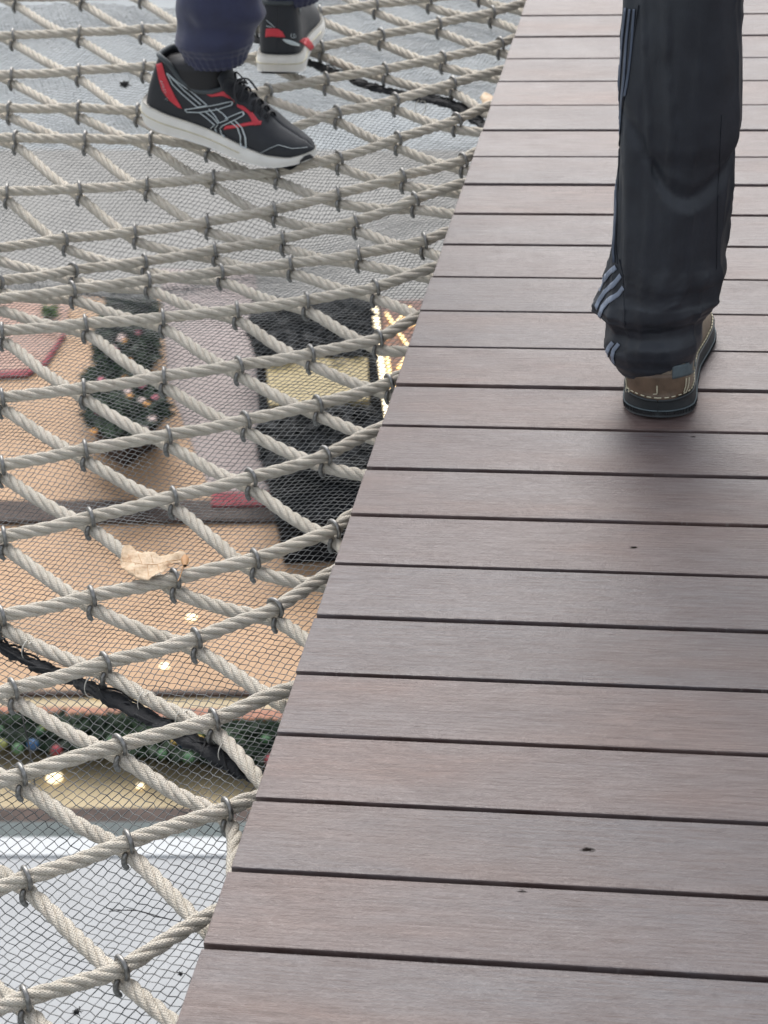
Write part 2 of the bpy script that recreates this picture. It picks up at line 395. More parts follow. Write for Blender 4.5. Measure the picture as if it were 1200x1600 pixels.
# ------------------------------------------------------------------ fine netting in three panels
def seamfn(d):
    ks = [k for k in chain_pts(d)]; xs = np.array([P[k].x for k in ks]); ys = np.array([P[k].y for k in ks])
    def f(x):
        y = np.interp(x, xs, ys)
        y = np.where(x < xs[0], ys[0] + (x - xs[0]) * (ys[1] - ys[0]) / (xs[1] - xs[0]), y)
        return np.where(x > xs[-1], ys[-1] - (x - xs[-1]) * .8, y)
    return f
lowS, upS = seamfn(-13), seamfn(3)
vsurf = np.vectorize(surf)
def netting(cell1, cell2, rot, x0, x1, y0, y1, cond, seed, rad=0.00052):
    r = np.random.default_rng(seed)
    c, s = math.cos(rot), math.sin(rot)
    diag = math.hypot(x1 - x0, y1 - y0); n1 = int(diag / np.linalg.norm(cell1)) + 2; n2 = int(diag / np.linalg.norm(cell2)) + 2
    cx, cy = (x0 + x1) / 2, (y0 + y1) / 2
    I, J = np.meshgrid(np.arange(-n1, n1 + 1), np.arange(-n2, n2 + 1), indexing='ij')
    X = cx + I * cell1[0] + J * cell2[0]; Y = cy + I * cell1[1] + J * cell2[1]
    zz = ((I + J) % 2) * 2 - 1
    X = X + zz * .0005 + .010 * np.sin(X * 9 + Y * 5 + seed) + .008 * np.sin(Y * 11 - X * 4 + seed * 2) + r.normal(0, .00035, X.shape)
    Y = Y + zz * .0007 + .012 * np.sin(X * 7 - Y * 8 + seed) + .009 * np.sin(X * 14 + seed) + r.normal(0, .00035, X.shape)
    Z = vsurf(X, Y) - .037 + .004 * np.sin(X * 19 + Y * 9) + .003 * np.sin(Y * 23 - X * 7) + r.normal(0, .0003, X.shape)
    V = np.stack([X, Y, Z], -1)
    ok = (X > x0) & (X < x1) & (Y > y0) & (Y < y1) & cond(X, Y)
    parts = []
    for a, b, oa, ob in ((V[:-1], V[1:], ok[:-1], ok[1:]), (V[:, :-1], V[:, 1:], ok[:, :-1], ok[:, 1:])):
        m = oa & ob; A, B = a[m], b[m]
        T = B - A; ln = np.linalg.norm(T, axis=1)[:, None]; T = T / ln
        S = np.cross(T, [0, 0, 1.]); S /= np.linalg.norm(S, axis=1)[:, None]; U = np.cross(S, T)
        rr = rad * r.uniform(.75, 1.25, (len(A), 1))
        ring = [S, -.5 * S + .87 * U, -.5 * S - .87 * U]
        vv = np.stack([A + rr * q for q in ring] + [B + rr * q for q in ring], 1).reshape(-1, 3)
        n = len(A); base = np.arange(n)[:, None] * 6
        q = np.concatenate([base + np.array([[k, (k + 1) % 3, 3 + (k + 1) % 3, 3 + k]]) for k in range(3)])
        parts.append((vv, q, np.zeros((len(vv), 2))))
    return join(parts)[:2]
XR = 0.045
V, Q = netting((.0077, -.0050), (-.0030, -.0090), 0, -.8, XR, -.7, .85, lambda x, y: y < lowS(x) + .004, 1, .00052)
tag(meshnp('safety_netting', V, Q, M['net']), 'grey fine safety netting under the ropes, panel nearest the photo bottom', 'netting', 'netting panels under the ropes')
V, Q = netting((.0075, -.0014), (-.0027, -.0084), 0, -1.25, XR, .2, 2.75, lambda x, y: (y >= lowS(x) - .003) & (y < upS(x) + .004), 2, .00050)
tag(meshnp('safety_netting', V, Q, M['net']), 'grey fine safety netting under the ropes, middle panel between two black seam cords', 'netting', 'netting panels under the ropes')
V, Q = netting((.0075, .0010), (-.0015, -.0079), 0, -1.45, XR, 1.9, 3.5, lambda x, y: y >= upS(x) - .003, 3, .00055)
tag(meshnp('safety_netting', V, Q, M['net']), 'grey fine safety netting under the ropes, farthest panel at the photo top', 'netting', 'netting panels under the ropes')
def cord(d, lab, k0, wide):
    ks = [k for k in chain_pts(d) if k[0] >= k0]
    pts = [BP.get(k, P[k]) + Vector((-.004, -.012, -.016)) for k in ks]
    dr = (pts[-1] - pts[-2]).normalized(); pts.append(pts[-1] + dr * .07)
    path = catmull(pts, .003); n = len(path)
    t = np.linspace(0, 1, n); rad = (.0055 + (wide - .0055) * t ** 1.5) * (1 + .22 * np.sin(t * 90) * np.sin(t * 37) + rng.normal(0, .05, n))
    a = tube_np(path, rad, 12, .6)
    Vn = a[0].copy()
    for q in range(len(Vn)):
        nz = noise.noise(Vector(Vn[q] * 160)); Vn[q] += np.array([nz, nz * .6, nz]) * .0022
    parts = [(Vn, a[1], a[2])]
    for s in range(5):
        off = np.stack([np.sin(t * 60 + s * 2) * rad * .8, np.cos(t * 47 + s) * rad * .8, np.sin(t * 83 + s * 3) * rad * .45 + .002], 1)
        parts.append(tube_np(path + off, .0014, 5))
    V, Q, U = join(parts)
    return tag(meshnp('seam_cord', V, Q, M['blackcord']), lab, 'cord')
cord(-13, 'black bunched netting seam under a falling rope at lower left', 11, .011)
cord(3, 'black bunched netting seam under a falling rope near the two sneakers', 0, .013)
# thin white ties lashing the seam to its rope
def tie(px, py, lab):
    c = onsurf(px, py, -.022); t = (P[15, 2] - P[14, 1]).normalized()
    side = Vector((t.y, -t.x, 0)); path = []
    for q in range(22):
        f = q / 20 * 2 * math.pi
        path.append(np.array(c + side * .0115 * math.sin(f) + Vector((0, 0, 1)) * (.0125 * math.cos(f) - .003) + t * .006 * (q / 20)))
    V, Q, U = tube_np(np.array(path), .0007, 6)
    tag(meshnp('twine_tie', V, Q, M['twine']), lab, 'tie', 'thin twine ties on the seam rope')
for px, py, lab in ((45, 1012, 'thin white twine tie round the seam rope, nearest the left photo edge'), (143, 1068, 'thin white twine tie under the clip on the seam rope'),
                    (226, 1092, 'thin white twine tie round the seam rope between two clips'), (285, 1120, 'thin white twine tie on the seam rope just left of a clip'),
                    (352, 1170, 'thin white twine tie round the seam rope beside the deck edge'), (517, 100, 'thin white twine tie on the seam rope beside the rear sneaker'),
                    (655, 165, 'thin white twine tie on the far seam rope near the deck edge')):
    tie(px, py, lab)
# PEOPLE
def ball_bm(c, r_, seg=10):
    V, F = [], []; n, m = seg, seg // 2
    for i in range(m + 1):
        for j in range(n):
            a, b = math.pi * i / m, 2 * math.pi * j / n
            V.append(Vector(c) + Vector((r_ * math.sin(a) * math.cos(b), r_ * math.sin(a) * math.sin(b), r_ * math.cos(a))))
    for i in range(m):
        for j in range(n): F.append((i * n + j, i * n + (j + 1) % n, (i + 1) * n + (j + 1) % n, (i + 1) * n + j))
    return V, F
def cloth_mat(name, col, rough, sheen=.0, weave=900):
    k = N(name); p = k.gen(); b = k.noise(p, 30, 4, .6); f = k.noise(p, weave, 2)
    c = k.ramp(b, [(.3, tuple(x * .8 for x in col)), (.7, tuple(x * 1.2 for x in col))])
    return k.set(Base_Color=c, Roughness=rough, Sheen_Weight=sheen, Normal=k.bump(k.math('ADD', f, k.math('MULTIPLY', b, 3.0)), .25, .0012))
M['trackpants'] = cloth_mat('black_track_fabric', (.021, .025, .033), .5, .0)
M['navypants'] = cloth_mat('navy_fabric', (.022, .026, .068), .65, .2)
M['jacket'] = cloth_mat('dark_jacket', (.03, .035, .045), .6)
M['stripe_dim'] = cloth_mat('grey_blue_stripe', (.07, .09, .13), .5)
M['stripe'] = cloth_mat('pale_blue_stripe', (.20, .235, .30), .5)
M['skin'] = simple('skin', (.45, .27, .19), .5, .08)
M['hair'] = simple('dark_hair', (.015, .012, .011), .5)
M['knit'] = cloth_mat('black_shoe_mesh', (.017, .019, .023), .7, .1, 1600)
M['knitgrey'] = cloth_mat('charcoal_shoe_lining', (.055, .065, .07), .7, .1, 1600)
M['foam'] = simple('white_foam', (.72, .70, .65), .55, .06, 40, .1)
M['tread'] = simple('black_rubber', (.02, .02, .022), .6)
M['redpanel'] = simple('red_panel', (.55, .035, .05), .45, .1, 90)
M['print'] = simple('silver_print', (.55, .60, .60), .4, .05)
M['lace'] = simple('black_lace', (.012, .012, .014), .6)
M['leather'] = simple('brown_leather', (.13, .085, .055), .45, .25, 60, .5, .0008)
M['nubuck'] = simple('tan_nubuck', (.21, .165, .12), .6, .15, 120)
M['bluegrey'] = simple('bluegrey_suede', (.085, .11, .12), .7, .15, 120)
M['boot_sole'] = simple('dark_boot_sole', (.020, .024, .026), .55, .2, 100)
M['stitch'] = simple('cream_stitch', (.55, .50, .36), .6)
def interp(t, tab):
    xs = [a for a, b in tab]; ys = [b for a, b in tab]; return float(np.interp(t, xs, ys))
def shoe(root, heel, toe, L, kind, up=Vector((0, 0, 1)), lift=0.0):
    """builds sole, tread, upper, lining rim, tongue, laces; returns BVH of the upper+sole in world space"""
    X = (toe - heel).normalized(); Z = (up - X * up.dot(X)).normalized(); Y = Z.cross(X)
    O = heel + Z * lift
    def W(x, y, z): return O + X * x * L + Y * y + Z * z
    run = kind == 'run'
    wtab = [(0, .0), (.01, .017), (.03, .026), (.07, .0325), (.15, .0355), (.3, .0345), (.45, .036), (.6, .0425), (.72, .0465), (.82, .044), (.9, .036), (.96, .024), (.99, .012), (1, 0)] 
    if not run: wtab = [(0, 0), (.005, .009), (.015, .0155), (.03, .0215), (.06, .031), (.10, .037), (.16, .0395), (.3, .038)] + [(a, b * 1.08) for a, b in wtab if a > .4]
    top = (lambda t: interp(t, [(0, .040), (.06, .037), (.2, .032), (.4, .030), (.6, .025), (.8, .020), (.92, .022), (1, .030)])) if run else (lambda t: interp(t, [(0, .028), (.3, .026), (.6, .024), (1, .028)]))
    bot = (lambda t: interp(t, [(0, .010), (.05, .004), (.12, 0), (.7, 0), (.85, .003), (1, .016)])) if run else (lambda t: interp(t, [(0, .004), (.05, .001), (.1, 0), (.8, 0), (1, .010)]))
    yc = lambda t: .004 * math.sin(t * 3.1) 
    ts = [0, .002, .004, .008, .012, .018, .025, .034, .045, .07, .1, .14, .18, .22, .26, .3, .34, .38, .42, .46, .5, .55, .6, .65, .7, .75, .8, .85, .89, .92, .95, .97, .985, .995, 1]
    hx = (lambda t: -.020 * (1 - min(t / .12, 1)) if run else 0.0)
    def soleprof(t, q, side):     # q 0 bottom .. 1 top
        w = interp(t, wtab); fl = (1.10 - .10 * q + (.05 * math.sin(q * math.pi))) if run else (1.05 - .03 * q + .03 * math.sin(q * math.pi * 2))
        lip = .003 if run else .0015
        return W(t + (hx(t) * (math.sin(q * math.pi * .8)) if run else 0), yc(t) + side * (w * fl + (lip if w > 0 else 0)), bot(t) + (top(t) - bot(t)) * q)
    person = root; root = SHOE = bpy.data.objects.new('shoe', bpy.data.meshes.new('shoe')); COL.objects.link(SHOE); adopt(SHOE, person)
    V, F = [], []; nq = 7
    for t in ts:
        for side in (1, -1):
            for q in range(nq): V.append(soleprof(t, q / (nq - 1), side))
    S = 2 * nq
    for i in range(len(ts) - 1):
        for side in range(2):
            for q in range(nq - 1):
                a = i * S + side * nq + q; f = (a, a + S, a + S + 1, a + 1); F.append(f if side else f[::-1])
        a = i * S; F.append((a, a + nq, a + S + nq, a + S)); F.append((a + nq - 1, a + S + nq - 1, a + S + 2 * nq - 1, a + 2 * nq - 1))
    sole = mesh('sole', V, F, M['foam'] if run else M['boot_sole']); adopt(sole, root)
    sv, sf = V, F
    if run:   # groove line round the foam and black tread pods beneath
        for side in (1, -1):
            g = np.array([soleprof(t, .52, side) + Y * side * .0003 for t in ts[:24]])
            adopt(meshnp('sole_groove', *tube_np(g, .0011, 6)[:2], M['stitch']), root)
        parts = []
        for q in range(9):
            t0 = .06 + q * .1; 
            pts = np.array([W(t0 + d, yc(t0), bot(t0) - .0012) for d in (0, .035, .07)])
            v, f, u = tube_np(pts, interp(t0 + .03, wtab) * 1.02, 16, .07); parts.append((v, f, u))
        V, Q, U = join(parts); adopt(meshnp('tread', V, Q, M['tread']), root)
    else:
        for z, r_, m, nm in ((.93, .0019, 'boot_sole', 'welt'), (.35, .0009, 'bluegrey', 'sole_line')):
            for side in (1, -1):
                g = np.array([soleprof(t, z, side) + Y * side * .0004 for t in ts]); adopt(meshnp(nm, *tube_np(g, r_, 6)[:2], M[m]), root)
        parts = []
        for side in (1, -1):
            g0 = catmull([soleprof(t, .12, side) for t in ts], .004); g1 = catmull([soleprof(t, .30, side) for t in ts], .004)
            for q in range(0, min(len(g0), len(g1)) - 1, 1): parts.append(tube_np(np.array([g0[q], (g0[q] + g1[q]) / 2, g1[q]]) + np.array([tuple(Y * side * .0006)] * 3), .0009, 5))
        V, Q, U = join(parts); adopt(meshnp('sole_lugs', V, Q, M['tread']), root)
        parts = []
        for side in (1, -1):
            g = catmull([soleprof(t, 1.0, side) + Z * .002 - Y * side * .001 for t in ts], .0015); 
            for q in range(0, len(g) - 4, 5): parts.append(tube_np(g[q:q + 4], .0008, 5))
        V, Q, U = join(parts); adopt(meshnp('stitching', V, Q, M['stitch']), root)
    # upper
    if run:
        H = [(0, .084), (.06, .088), (.12, .082), (.2, .064), (.3, .053), (.4, .058), (.48, .070), (.54, .070), (.62, .060), (.7, .049), (.8, .036), (.88, .028), (.95, .020), (1, .006)]
        K = [(0, .12), (.15, .2), (.34, .25), (.44, .45), (.50, .65), (.55, .95), (.58, 1.0), (1, 1.0)]
    else:
        H = [(0, .052), (.1, .050), (.2, .045), (.3, .048), (.4, .062), (.5, .060), (.6, .050), (.75, .040), (.88, .032), (.96, .020), (1, .004)]
        K = [(0, .12), (.2, .2), (.3, .35), (.4, .75), (.46, 1), (1, 1)]
    def up_pt(t, q, side):
        w = interp(t, wtab) ; h = interp(t, H); k = interp(t, K)
        bulge = 1 + .04 * math.sin(min(q, 1) * math.pi)
        if k >= .99: a = q * math.pi / 2; y = w * math.cos(a) ** .75 if q < 1 else 0; z = h * math.sin(a) ** .95
        else:
            y = w * bulge * (1 - k * q ** 2.0); z = h * q ** (1 - .25 * k)
        lean = .055 * (1 - min(t / .5, 1)) * (q ** 1.3) if run else .010 * (1 - min(t / .1, 1)) * (q ** 1.5)
        return W(t + lean * 1.2 + .012 * (1 - min(t / .05, 1)), yc(t) + side * y, top(t) - .003 + z)
    V, F = [], []; nq = 13
    for t in ts:
        for side in (1, -1):
            for q in range(nq): V.append(up_pt(t, q / (nq - 1), side))
    S = 2 * nq
    for i in range(len(ts) - 1):
        for side in range(2):
            for q in range(nq - 1):
                a = i * S + side * nq + q; f = (a, a + S, a + S + 1, a + 1); F.append(f if side else f[::-1])
    upper = mesh('shoe_upper', V, F, M['knit'] if run else M['nubuck'])
    tmp = upper; SHOE.data = tmp.data; bpy.data.objects.remove(tmp); upper = SHOE
    md = upper.modifiers.new('thick', 'SOLIDIFY'); md.thickness = .003; md.offset = -1
    bv = BVHTree.FromPolygons([tuple(v) for v in sv + V], [tuple(f) for f in sf] + [tuple(i + len(sv) for i in f) for f in F])
    # padded collar rim
    rim = [up_pt(t, 1, 1) for t in ((.50, .47, .44, .40) if run else (.44, .40)) + ( .36, .32, .28, .24, .2, .16, .12, .08, .05, .025, .01)] + [up_pt(t, 1, -1) for t in (.01, .025, .05, .08, .12, .16, .2, .24, .28, .32, .36, .40) + ((.44, .47, .50) if run else (.44,))]
    rm = np.array([tuple(v) for v in rim]); adopt(meshnp('collar', *tube_np(catmull(rm, .004), .0042 if run else .0038, 8)[:2], M['knitgrey'] if run else M['bluegrey']), root)
    ins = [W(.06 + .38 * i / 8, yc(.2), .036 if run else .032) for i in range(9)]
    adopt(meshnp('insole', *tube_np(np.array(ins), [.012, .024, .027, .028, .028, .028, .028, .026, .016], 12, .15)[:2], M['lace']), root)
    # tongue
    V, F = [], []
    for i in range(9):
        t = (.66 if run else .56) - .20 * i / 8; hh = top(t) + (interp(.6 if run else .5, H) - .004) + ((.60 if run else .50) - t) * .165 + (.010 if i == 8 else 0)
        if t > (.6 if run else .5): hh = top(t) + interp(t, H) + .0015
        for j in range(7): y = (j / 6 - .5) * 2 * .021; V.append(W(t, y, hh - abs(y) ** 2 * 14)) 
    for i in range(8):
        for j in range(6): a = i * 7 + j; F.append((a, a + 1, a + 8, a + 7))
    tg = mesh('tongue', V, F, M['knit'] if run else M['bluegrey']); md = tg.modifiers.new('thick', 'SOLIDIFY'); md.thickness = .005; adopt(tg, root)
    # laces: bars across the throat plus a bow
    parts = []
    for i in range(6):
        t = (.53 if run else .44) + i * .040; z = top(t) + interp(t, H) + (.006 - .0007 * i); hw = .019 - .001 * i
        for sgn in (1, -1):
            pts = [W(t - .012 * sgn, -hw, z - .012), W(t - .008 * sgn, -hw * .6, z - .001), W(t, 0, z + .002), W(t + .008 * sgn, hw * .6, z - .001), W(t + .012 * sgn, hw, z - .012)]
            parts.append(tube_np(catmull(pts, .003), .0024, 6, .55))
    zt = top(.5) + interp(.52 if run else .44, H); so_ = .09 if run else 0
    for sgn in (1, -1):
        pts = [W(.43 + so_, 0, zt + .010), W(.40 + so_, sgn * .014, zt + .016), W(.41 + so_, sgn * .028, zt + .004), W(.45 + so_, sgn * .026, zt - .004), W(.44 + so_, sgn * .010, zt + .007), W(.43 + so_, 0, zt + .010)]
        parts.append(tube_np(catmull(pts, .003), .002, 6, .6))
        pts = [W(.43 + so_, 0, zt + .010), W(.46 + so_, sgn * .022, zt + .006), W(.50 + so_, sgn * .034, zt - .014)]
        parts.append(tube_np(catmull(pts, .003), .0017, 6))
    V, Q, U = join(parts); adopt(meshnp('laces', V, Q, M['lace']), root)
    return bv, W, SHOE
def cast(bv, x, y, off):
    d = Vector(ray(x, y)).normalized(); h = bv.ray_cast(Vector(CAM), d)
    if h[0] is None: return None
    n = h[1]; n = n if n.dot(d) < 0 else -n
    return h[0] + n * off
def patch(name, bv, A, B, m, n, off, mat, root, label=None):
    """strip between two photo polylines laid on a surface"""
    A = catmull([(x, y, 0) for x, y in A], 999) if False else np.array(A, float); B = np.array(B, float)
    def res(P_, k):
        s = np.concatenate([[0], np.cumsum(np.linalg.norm(np.diff(P_, axis=0), axis=1))]); u = np.linspace(0, s[-1], k)
        return np.stack([np.interp(u, s, P_[:, 0]), np.interp(u, s, P_[:, 1])], 1)
    A, B = res(A, n), res(B, n); idx, V, F = {}, [], []
    for i in range(n):
        for j in range(m + 1):
            p = A[i] + (B[i] - A[i]) * j / m; h = cast(bv, p[0], p[1], off)
            if h is not None: idx[i, j] = len(V); V.append(h)
    for i in range(n - 1):
        for j in range(m):
            ks = [(i, j), (i + 1, j), (i + 1, j + 1), (i, j + 1)]
            if all(q in idx for q in ks):
                f = [idx[q] for q in ks]
                if max((V[f[a]] - V[f[a - 1]]).length for a in range(4)) < .03: F.append(f)
    if not F: return None
    o = mesh(name, V, F, mat); md = o.modifiers.new('thick', 'SOLIDIFY'); md.thickness = .0005; md.offset = 0; adopt(o, root)
    if label: o['label'] = label
    return o
def strokes(name, bv, lines, width, off, mat, root):
    Vv, Ff = [], []
    for ln in lines:
        P_ = np.array(ln, float); s = np.concatenate([[0], np.cumsum(np.linalg.norm(np.diff(P_, axis=0), axis=1))]); k = max(3, int(s[-1] / 2.5))
        u = np.linspace(0, s[-1], k); Q_ = np.stack([np.interp(u, s, P_[:, 0]), np.interp(u, s, P_[:, 1])], 1)
        pts = [cast(bv, x, y, off) for x, y in Q_]; pts = [p for p in pts if p is not None]
        if len(pts) < 3: continue
        v, f, _ = tube_np(np.array([tuple(p) for p in pts]), width, 6, .5); Ff.append(f + sum(len(a) for a in Vv)); Vv.append(v)
    if Vv: adopt(meshnp(name, np.vstack(Vv), np.vstack(Ff), mat), root)
def loft(name, rings, mat, root, sides=40, wr=.0, wscale=25, cap=True, seed=0, folds=None):
    """rings: (centre, half width along a, half depth along b, axis a, axis b)"""
    V, F = [], []
    for (c, ra, rb, a, b) in rings:
        for j in range(sides):
            t = 2 * math.pi * j / sides; ct, st = math.cos(t), math.sin(t)
            d = a * (ra * ct) + b * (rb * st); p = c + d
            if wr:
                q = Vector((p.x * wscale + seed, p.y * wscale, p.z * wscale * .45)); nn = noise.noise(q) + .5 * noise.noise(q * 2.3)
                amt = wr if folds is None else wr * folds(p.z)
                p = p + d.normalized() * nn * amt
            V.append(p)
    for i in range(len(rings) - 1):
        for j in range(sides): F.append((i * sides + j, i * sides + (j + 1) % sides, (i + 1) * sides + (j + 1) % sides, (i + 1) * sides + j))
    if cap: F.append(list(range(sides * (len(rings) - 1), sides * len(rings))))
    return V, F
def dense(rings, k):
    out = []
    R_ = [(np.array(c), ra, rb, a, b) for c, ra, rb, a, b in rings]
    C_ = catmull([tuple(c) for c, *_ in rings], 1e-9 or 1) if False else None
    for i in range(len(rings) - 1):
        for q in range(k):
            t = q / k; c0, ra0, rb0, a0, b0 = rings[i]; c1, ra1, rb1, a1, b1 = rings[i + 1]; s = t * t * (3 - 2 * t)
            out.append((c0.lerp(c1, t), ra0 + (ra1 - ra0) * s, rb0 + (rb1 - rb0) * s, a0.lerp(a1, t), b0.lerp(b1, t)))
    out.append(rings[-1]); return out
def body(root, joints, edges, rad, mat, name='body'):
    me = bpy.data.meshes.new(name); keys = list(joints); me.from_pydata([tuple(joints[k] - root.location) for k in keys], [(keys.index(a), keys.index(b)) for a, b in edges], [])
    o = bpy.data.objects.new(name, me); COL.objects.link(o); o.parent = root
    sk = o.modifiers.new('skin', 'SKIN'); ly = me.skin_vertices[0].data if me.skin_vertices else None
    if ly is None: 
        bm = bmesh.new(); bm.from_mesh(me); bm.verts.layers.skin.verify(); bm.to_mesh(me); bm.free(); ly = me.skin_vertices[0].data
    for i, k in enumerate(keys): r_ = rad[k]; ly[i].radius = (r_, r_) if not isinstance(r_, tuple) else r_; ly[i].use_root = (k == 'pelvis')
    s = o.modifiers.new('sub', 'SUBSURF'); s.levels = 2; s.render_levels = 2
    me.materials.append(mat); return o
AX = Vector((CR[0], CR[1], 0)).normalized(); BX = Vector((-AX.y, AX.x, 0))
def figure(root, ankL, ankR, lean, jac, hips, knees):
    """upper body above the frame so that reflections and side views make sense"""
    hip = (hips[0] + hips[1]) / 2; hip.z = 0; f = lean
    side = (hips[1] - hips[0]); side.z = 0
    side = side.normalized()
    J = {'pelvis': hip + Vector((0, 0, .95)), 'spine': hip + Vector((0, 0, 1.15)) + f * .02, 'chest': hip + Vector((0, 0, 1.38)) + f * .03, 'neck': hip + Vector((0, 0, 1.52)) + f * .03, 'head': hip + Vector((0, 0, 1.63)) + f * .05, 'crown': hip + Vector((0, 0, 1.73)) + f * .04}
    for s, nm, an in ((-1, 'l', ankL), (1, 'r', ankR)):
        J['hip' + nm] = hips[0 if s < 0 else 1] + Vector((0, 0, .02)); J['ank' + nm] = an.copy(); J['knee' + nm] = (J['hip' + nm] + an) / 2 + (knees[0 if s < 0 else 1] - (J['hip' + nm] + an) / 2) * 1.0
        J['sho' + nm] = J['chest'] + side * .18 * s + Vector((0, 0, .05)); J['elb' + nm] = J['sho' + nm] + side * .05 * s + Vector((0, 0, -.29)) + f * .02; J['wri' + nm] = J['elb' + nm] + f * .08 + Vector((0, 0, -.25))
        J['pal' + nm] = J['wri' + nm] + Vector((0, 0, -.09)) + f * .01
    E_ = [('pelvis', 'spine'), ('spine', 'chest'), ('chest', 'neck'), ('neck', 'head'), ('head', 'crown')]
    for nm in 'lr': E_ += [('pelvis', 'hip' + nm), ('hip' + nm, 'knee' + nm), ('knee' + nm, 'ank' + nm), ('chest', 'sho' + nm), ('sho' + nm, 'elb' + nm), ('elb' + nm, 'wri' + nm), ('wri' + nm, 'pal' + nm)]
    Rr = {'pelvis': .085, 'spine': .10, 'chest': .11, 'neck': .055, 'head': .085, 'crown': .06}
    for nm in 'lr': Rr.update({'hip' + nm: .05, 'knee' + nm: .034, 'ank' + nm: .026, 'sho' + nm: .05, 'elb' + nm: .038, 'wri' + nm: .026, 'pal' + nm: .03})
    body(root, J, E_, Rr, M['skin'])
    K = {k: v for k, v in J.items() if k in ('pelvis', 'spine', 'chest') or k[:3] in ('sho', 'elb', 'wri')}; K['pelvis'] = K['pelvis'] + Vector((0, 0, .02))
    body(root, K, [e for e in E_ if e[0] in K and e[1] in K], {k: Rr[k] + (.05 if k == 'pelvis' else .022) for k in K}, jac, 'jacket')
    V, F = ball_bm(J['head'] + Vector((0, 0, .06)), .105, 16); o = mesh('hair', V, F, M['hair']); adopt(o, root)
    return J
# ---- person walking on the deck
SMO = lambda t: t * t * (3 - 2 * t)
def leg_rings(tab, Y, depth, top, topc, shift=Vector((0, 0, 0))):
    """rings from the photo outline of one trouser leg, then on up to the hip"""
    rings = []
    for y, xl, xr, dk in tab:
        a, b_ = aty(xl, y, Y), aty(xr, y, Y); c = (a + b_) / 2; ra = (b_ - a).length / 2
        rings.append((c + shift, ra, ra * dk * depth, AX, BX))
    rings = rings[::-1]
    c, ra, rb, *_ = rings[-1]; hipc = topc
    for q in range(1, 7):
        t = q / 6; rings.append((c.lerp(hipc, t), ra + (.095 - ra) * t, rb + (.10 - rb) * t, AX, BX))
    return rings
def waist(hip, side):
    f = []
    for z, ra, rb in ((.80, .185, .12), (.88, .195, .13), (.95, .19, .13), (1.05, .17, .125)): f.append((Vector((hip.x, hip.y, z)), ra, rb, side, Vector((-side.y, side.x, 0))))
    return f
def trousers(root, ringsets, mat, wr, folds, name='trousers', post=None):
    V, F = [], []
    for i, (rg, k) in enumerate(ringsets):
        v, f = loft('', dense(rg, k), None, None, 96, wr, 16, True, i * 9.1, folds); o = len(V)
        if post: v = post(v, i)
        V += v; F += [tuple(q + o for q in t) for t in f]
    o = mesh(name, V, F, mat); md = o.modifiers.new('thick', 'SOLIDIFY'); md.thickness = .0018; md.offset = -1; adopt(o, root)
    return o, BVHTree.FromPolygons([tuple(v) for v in V], [tuple(f) for f in F])
heel = at(1028, 657, 0); toe = at(1062, 490, 0)
hd = Vector((toe.x - heel.x, toe.y - heel.y, 0)).normalized(); L = .28; toe = heel + hd * L
pr = empty('person', heel); tag(pr, 'person in black track pants with side stripes and brown shoes walking on the dark deck', 'person')
bv, W, SH = shoe(pr, heel, toe, L, 'boot')
# heel leather panel, tan quarter and blue-grey band on the visible shoe
patch('heel_panel', bv, [(981, 592), (981, 604), (985, 617), (1000, 622), (1022, 626), (1048, 624), (1066, 618), (1070, 606), (1070, 590)], [(981, 585), (990, 585), (1000, 585), (1010, 585), (1022, 585), (1040, 585), (1055, 585), (1065, 585), (1070, 586)], 6, 24, .0008, M['leather'], SH)
patch('blue_band', bv, [(1050, 592), (1060, 590), (1076, 586), (1086, 580)], [(1050, 572), (1062, 570), (1078, 566), (1088, 560)], 5, 12, .0010, M['bluegrey'], SH)
strokes('seam_stitches', bv, [[(976, 592), (977, 602), (981, 612)], [(980, 592), (981, 602), (984, 612)], [(1071, 590), (1070, 602), (1067, 612)], [(1075, 589), (1074, 601), (1071, 611)], [(1027, 602), (1027, 615), (1021, 615)]], .0009, .0016, M['stitch'], SH)
hipshift = AX * .27 + BX * .10
off2 = hipshift
shoe(pr, heel + off2, toe + off2, L, 'boot')
Yl = heel.y + .055
TAB = [(-90, 984, 1178, .95), (0, 975, 1167, .95), (60, 969, 1163, .92), (100, 966, 1160, .92), (160, 963, 1155, .9), (205, 961, 1151, .88), (240, 960, 1142, .85), (300, 957, 1139, .85), (350, 953, 1135, .85), (400, 948, 1131, .85), (432, 937, 1127, .85), (452, 930, 1124, .85), (468, 927, 1120, .85), (480, 929, 1104, .9), (492, 938, 1096, .92), (502, 944, 1095, .95), (516, 943, 1096, 1.0), (530, 944, 1093, 1.0), (550, 950, 1088, 1.0), (568, 962, 1080, 1.0), (573, 966, 1077, 1.0)]
hipL = Vector((heel.x, Yl + .06, .86)) + AX * .05; hipR = hipL + AX * .19
rL = leg_rings(TAB, Yl, 1.0, .86, hipL)
rR = leg_rings(TAB, Yl, 1.0, .86, hipR, off2)
hipm = (hipL + hipR) / 2
def foldz(z): return min(1, max(.1, (z - rL[0][0].z) / .05)) + 1.0 * max(0, 1 - abs(z - .14) / .08)
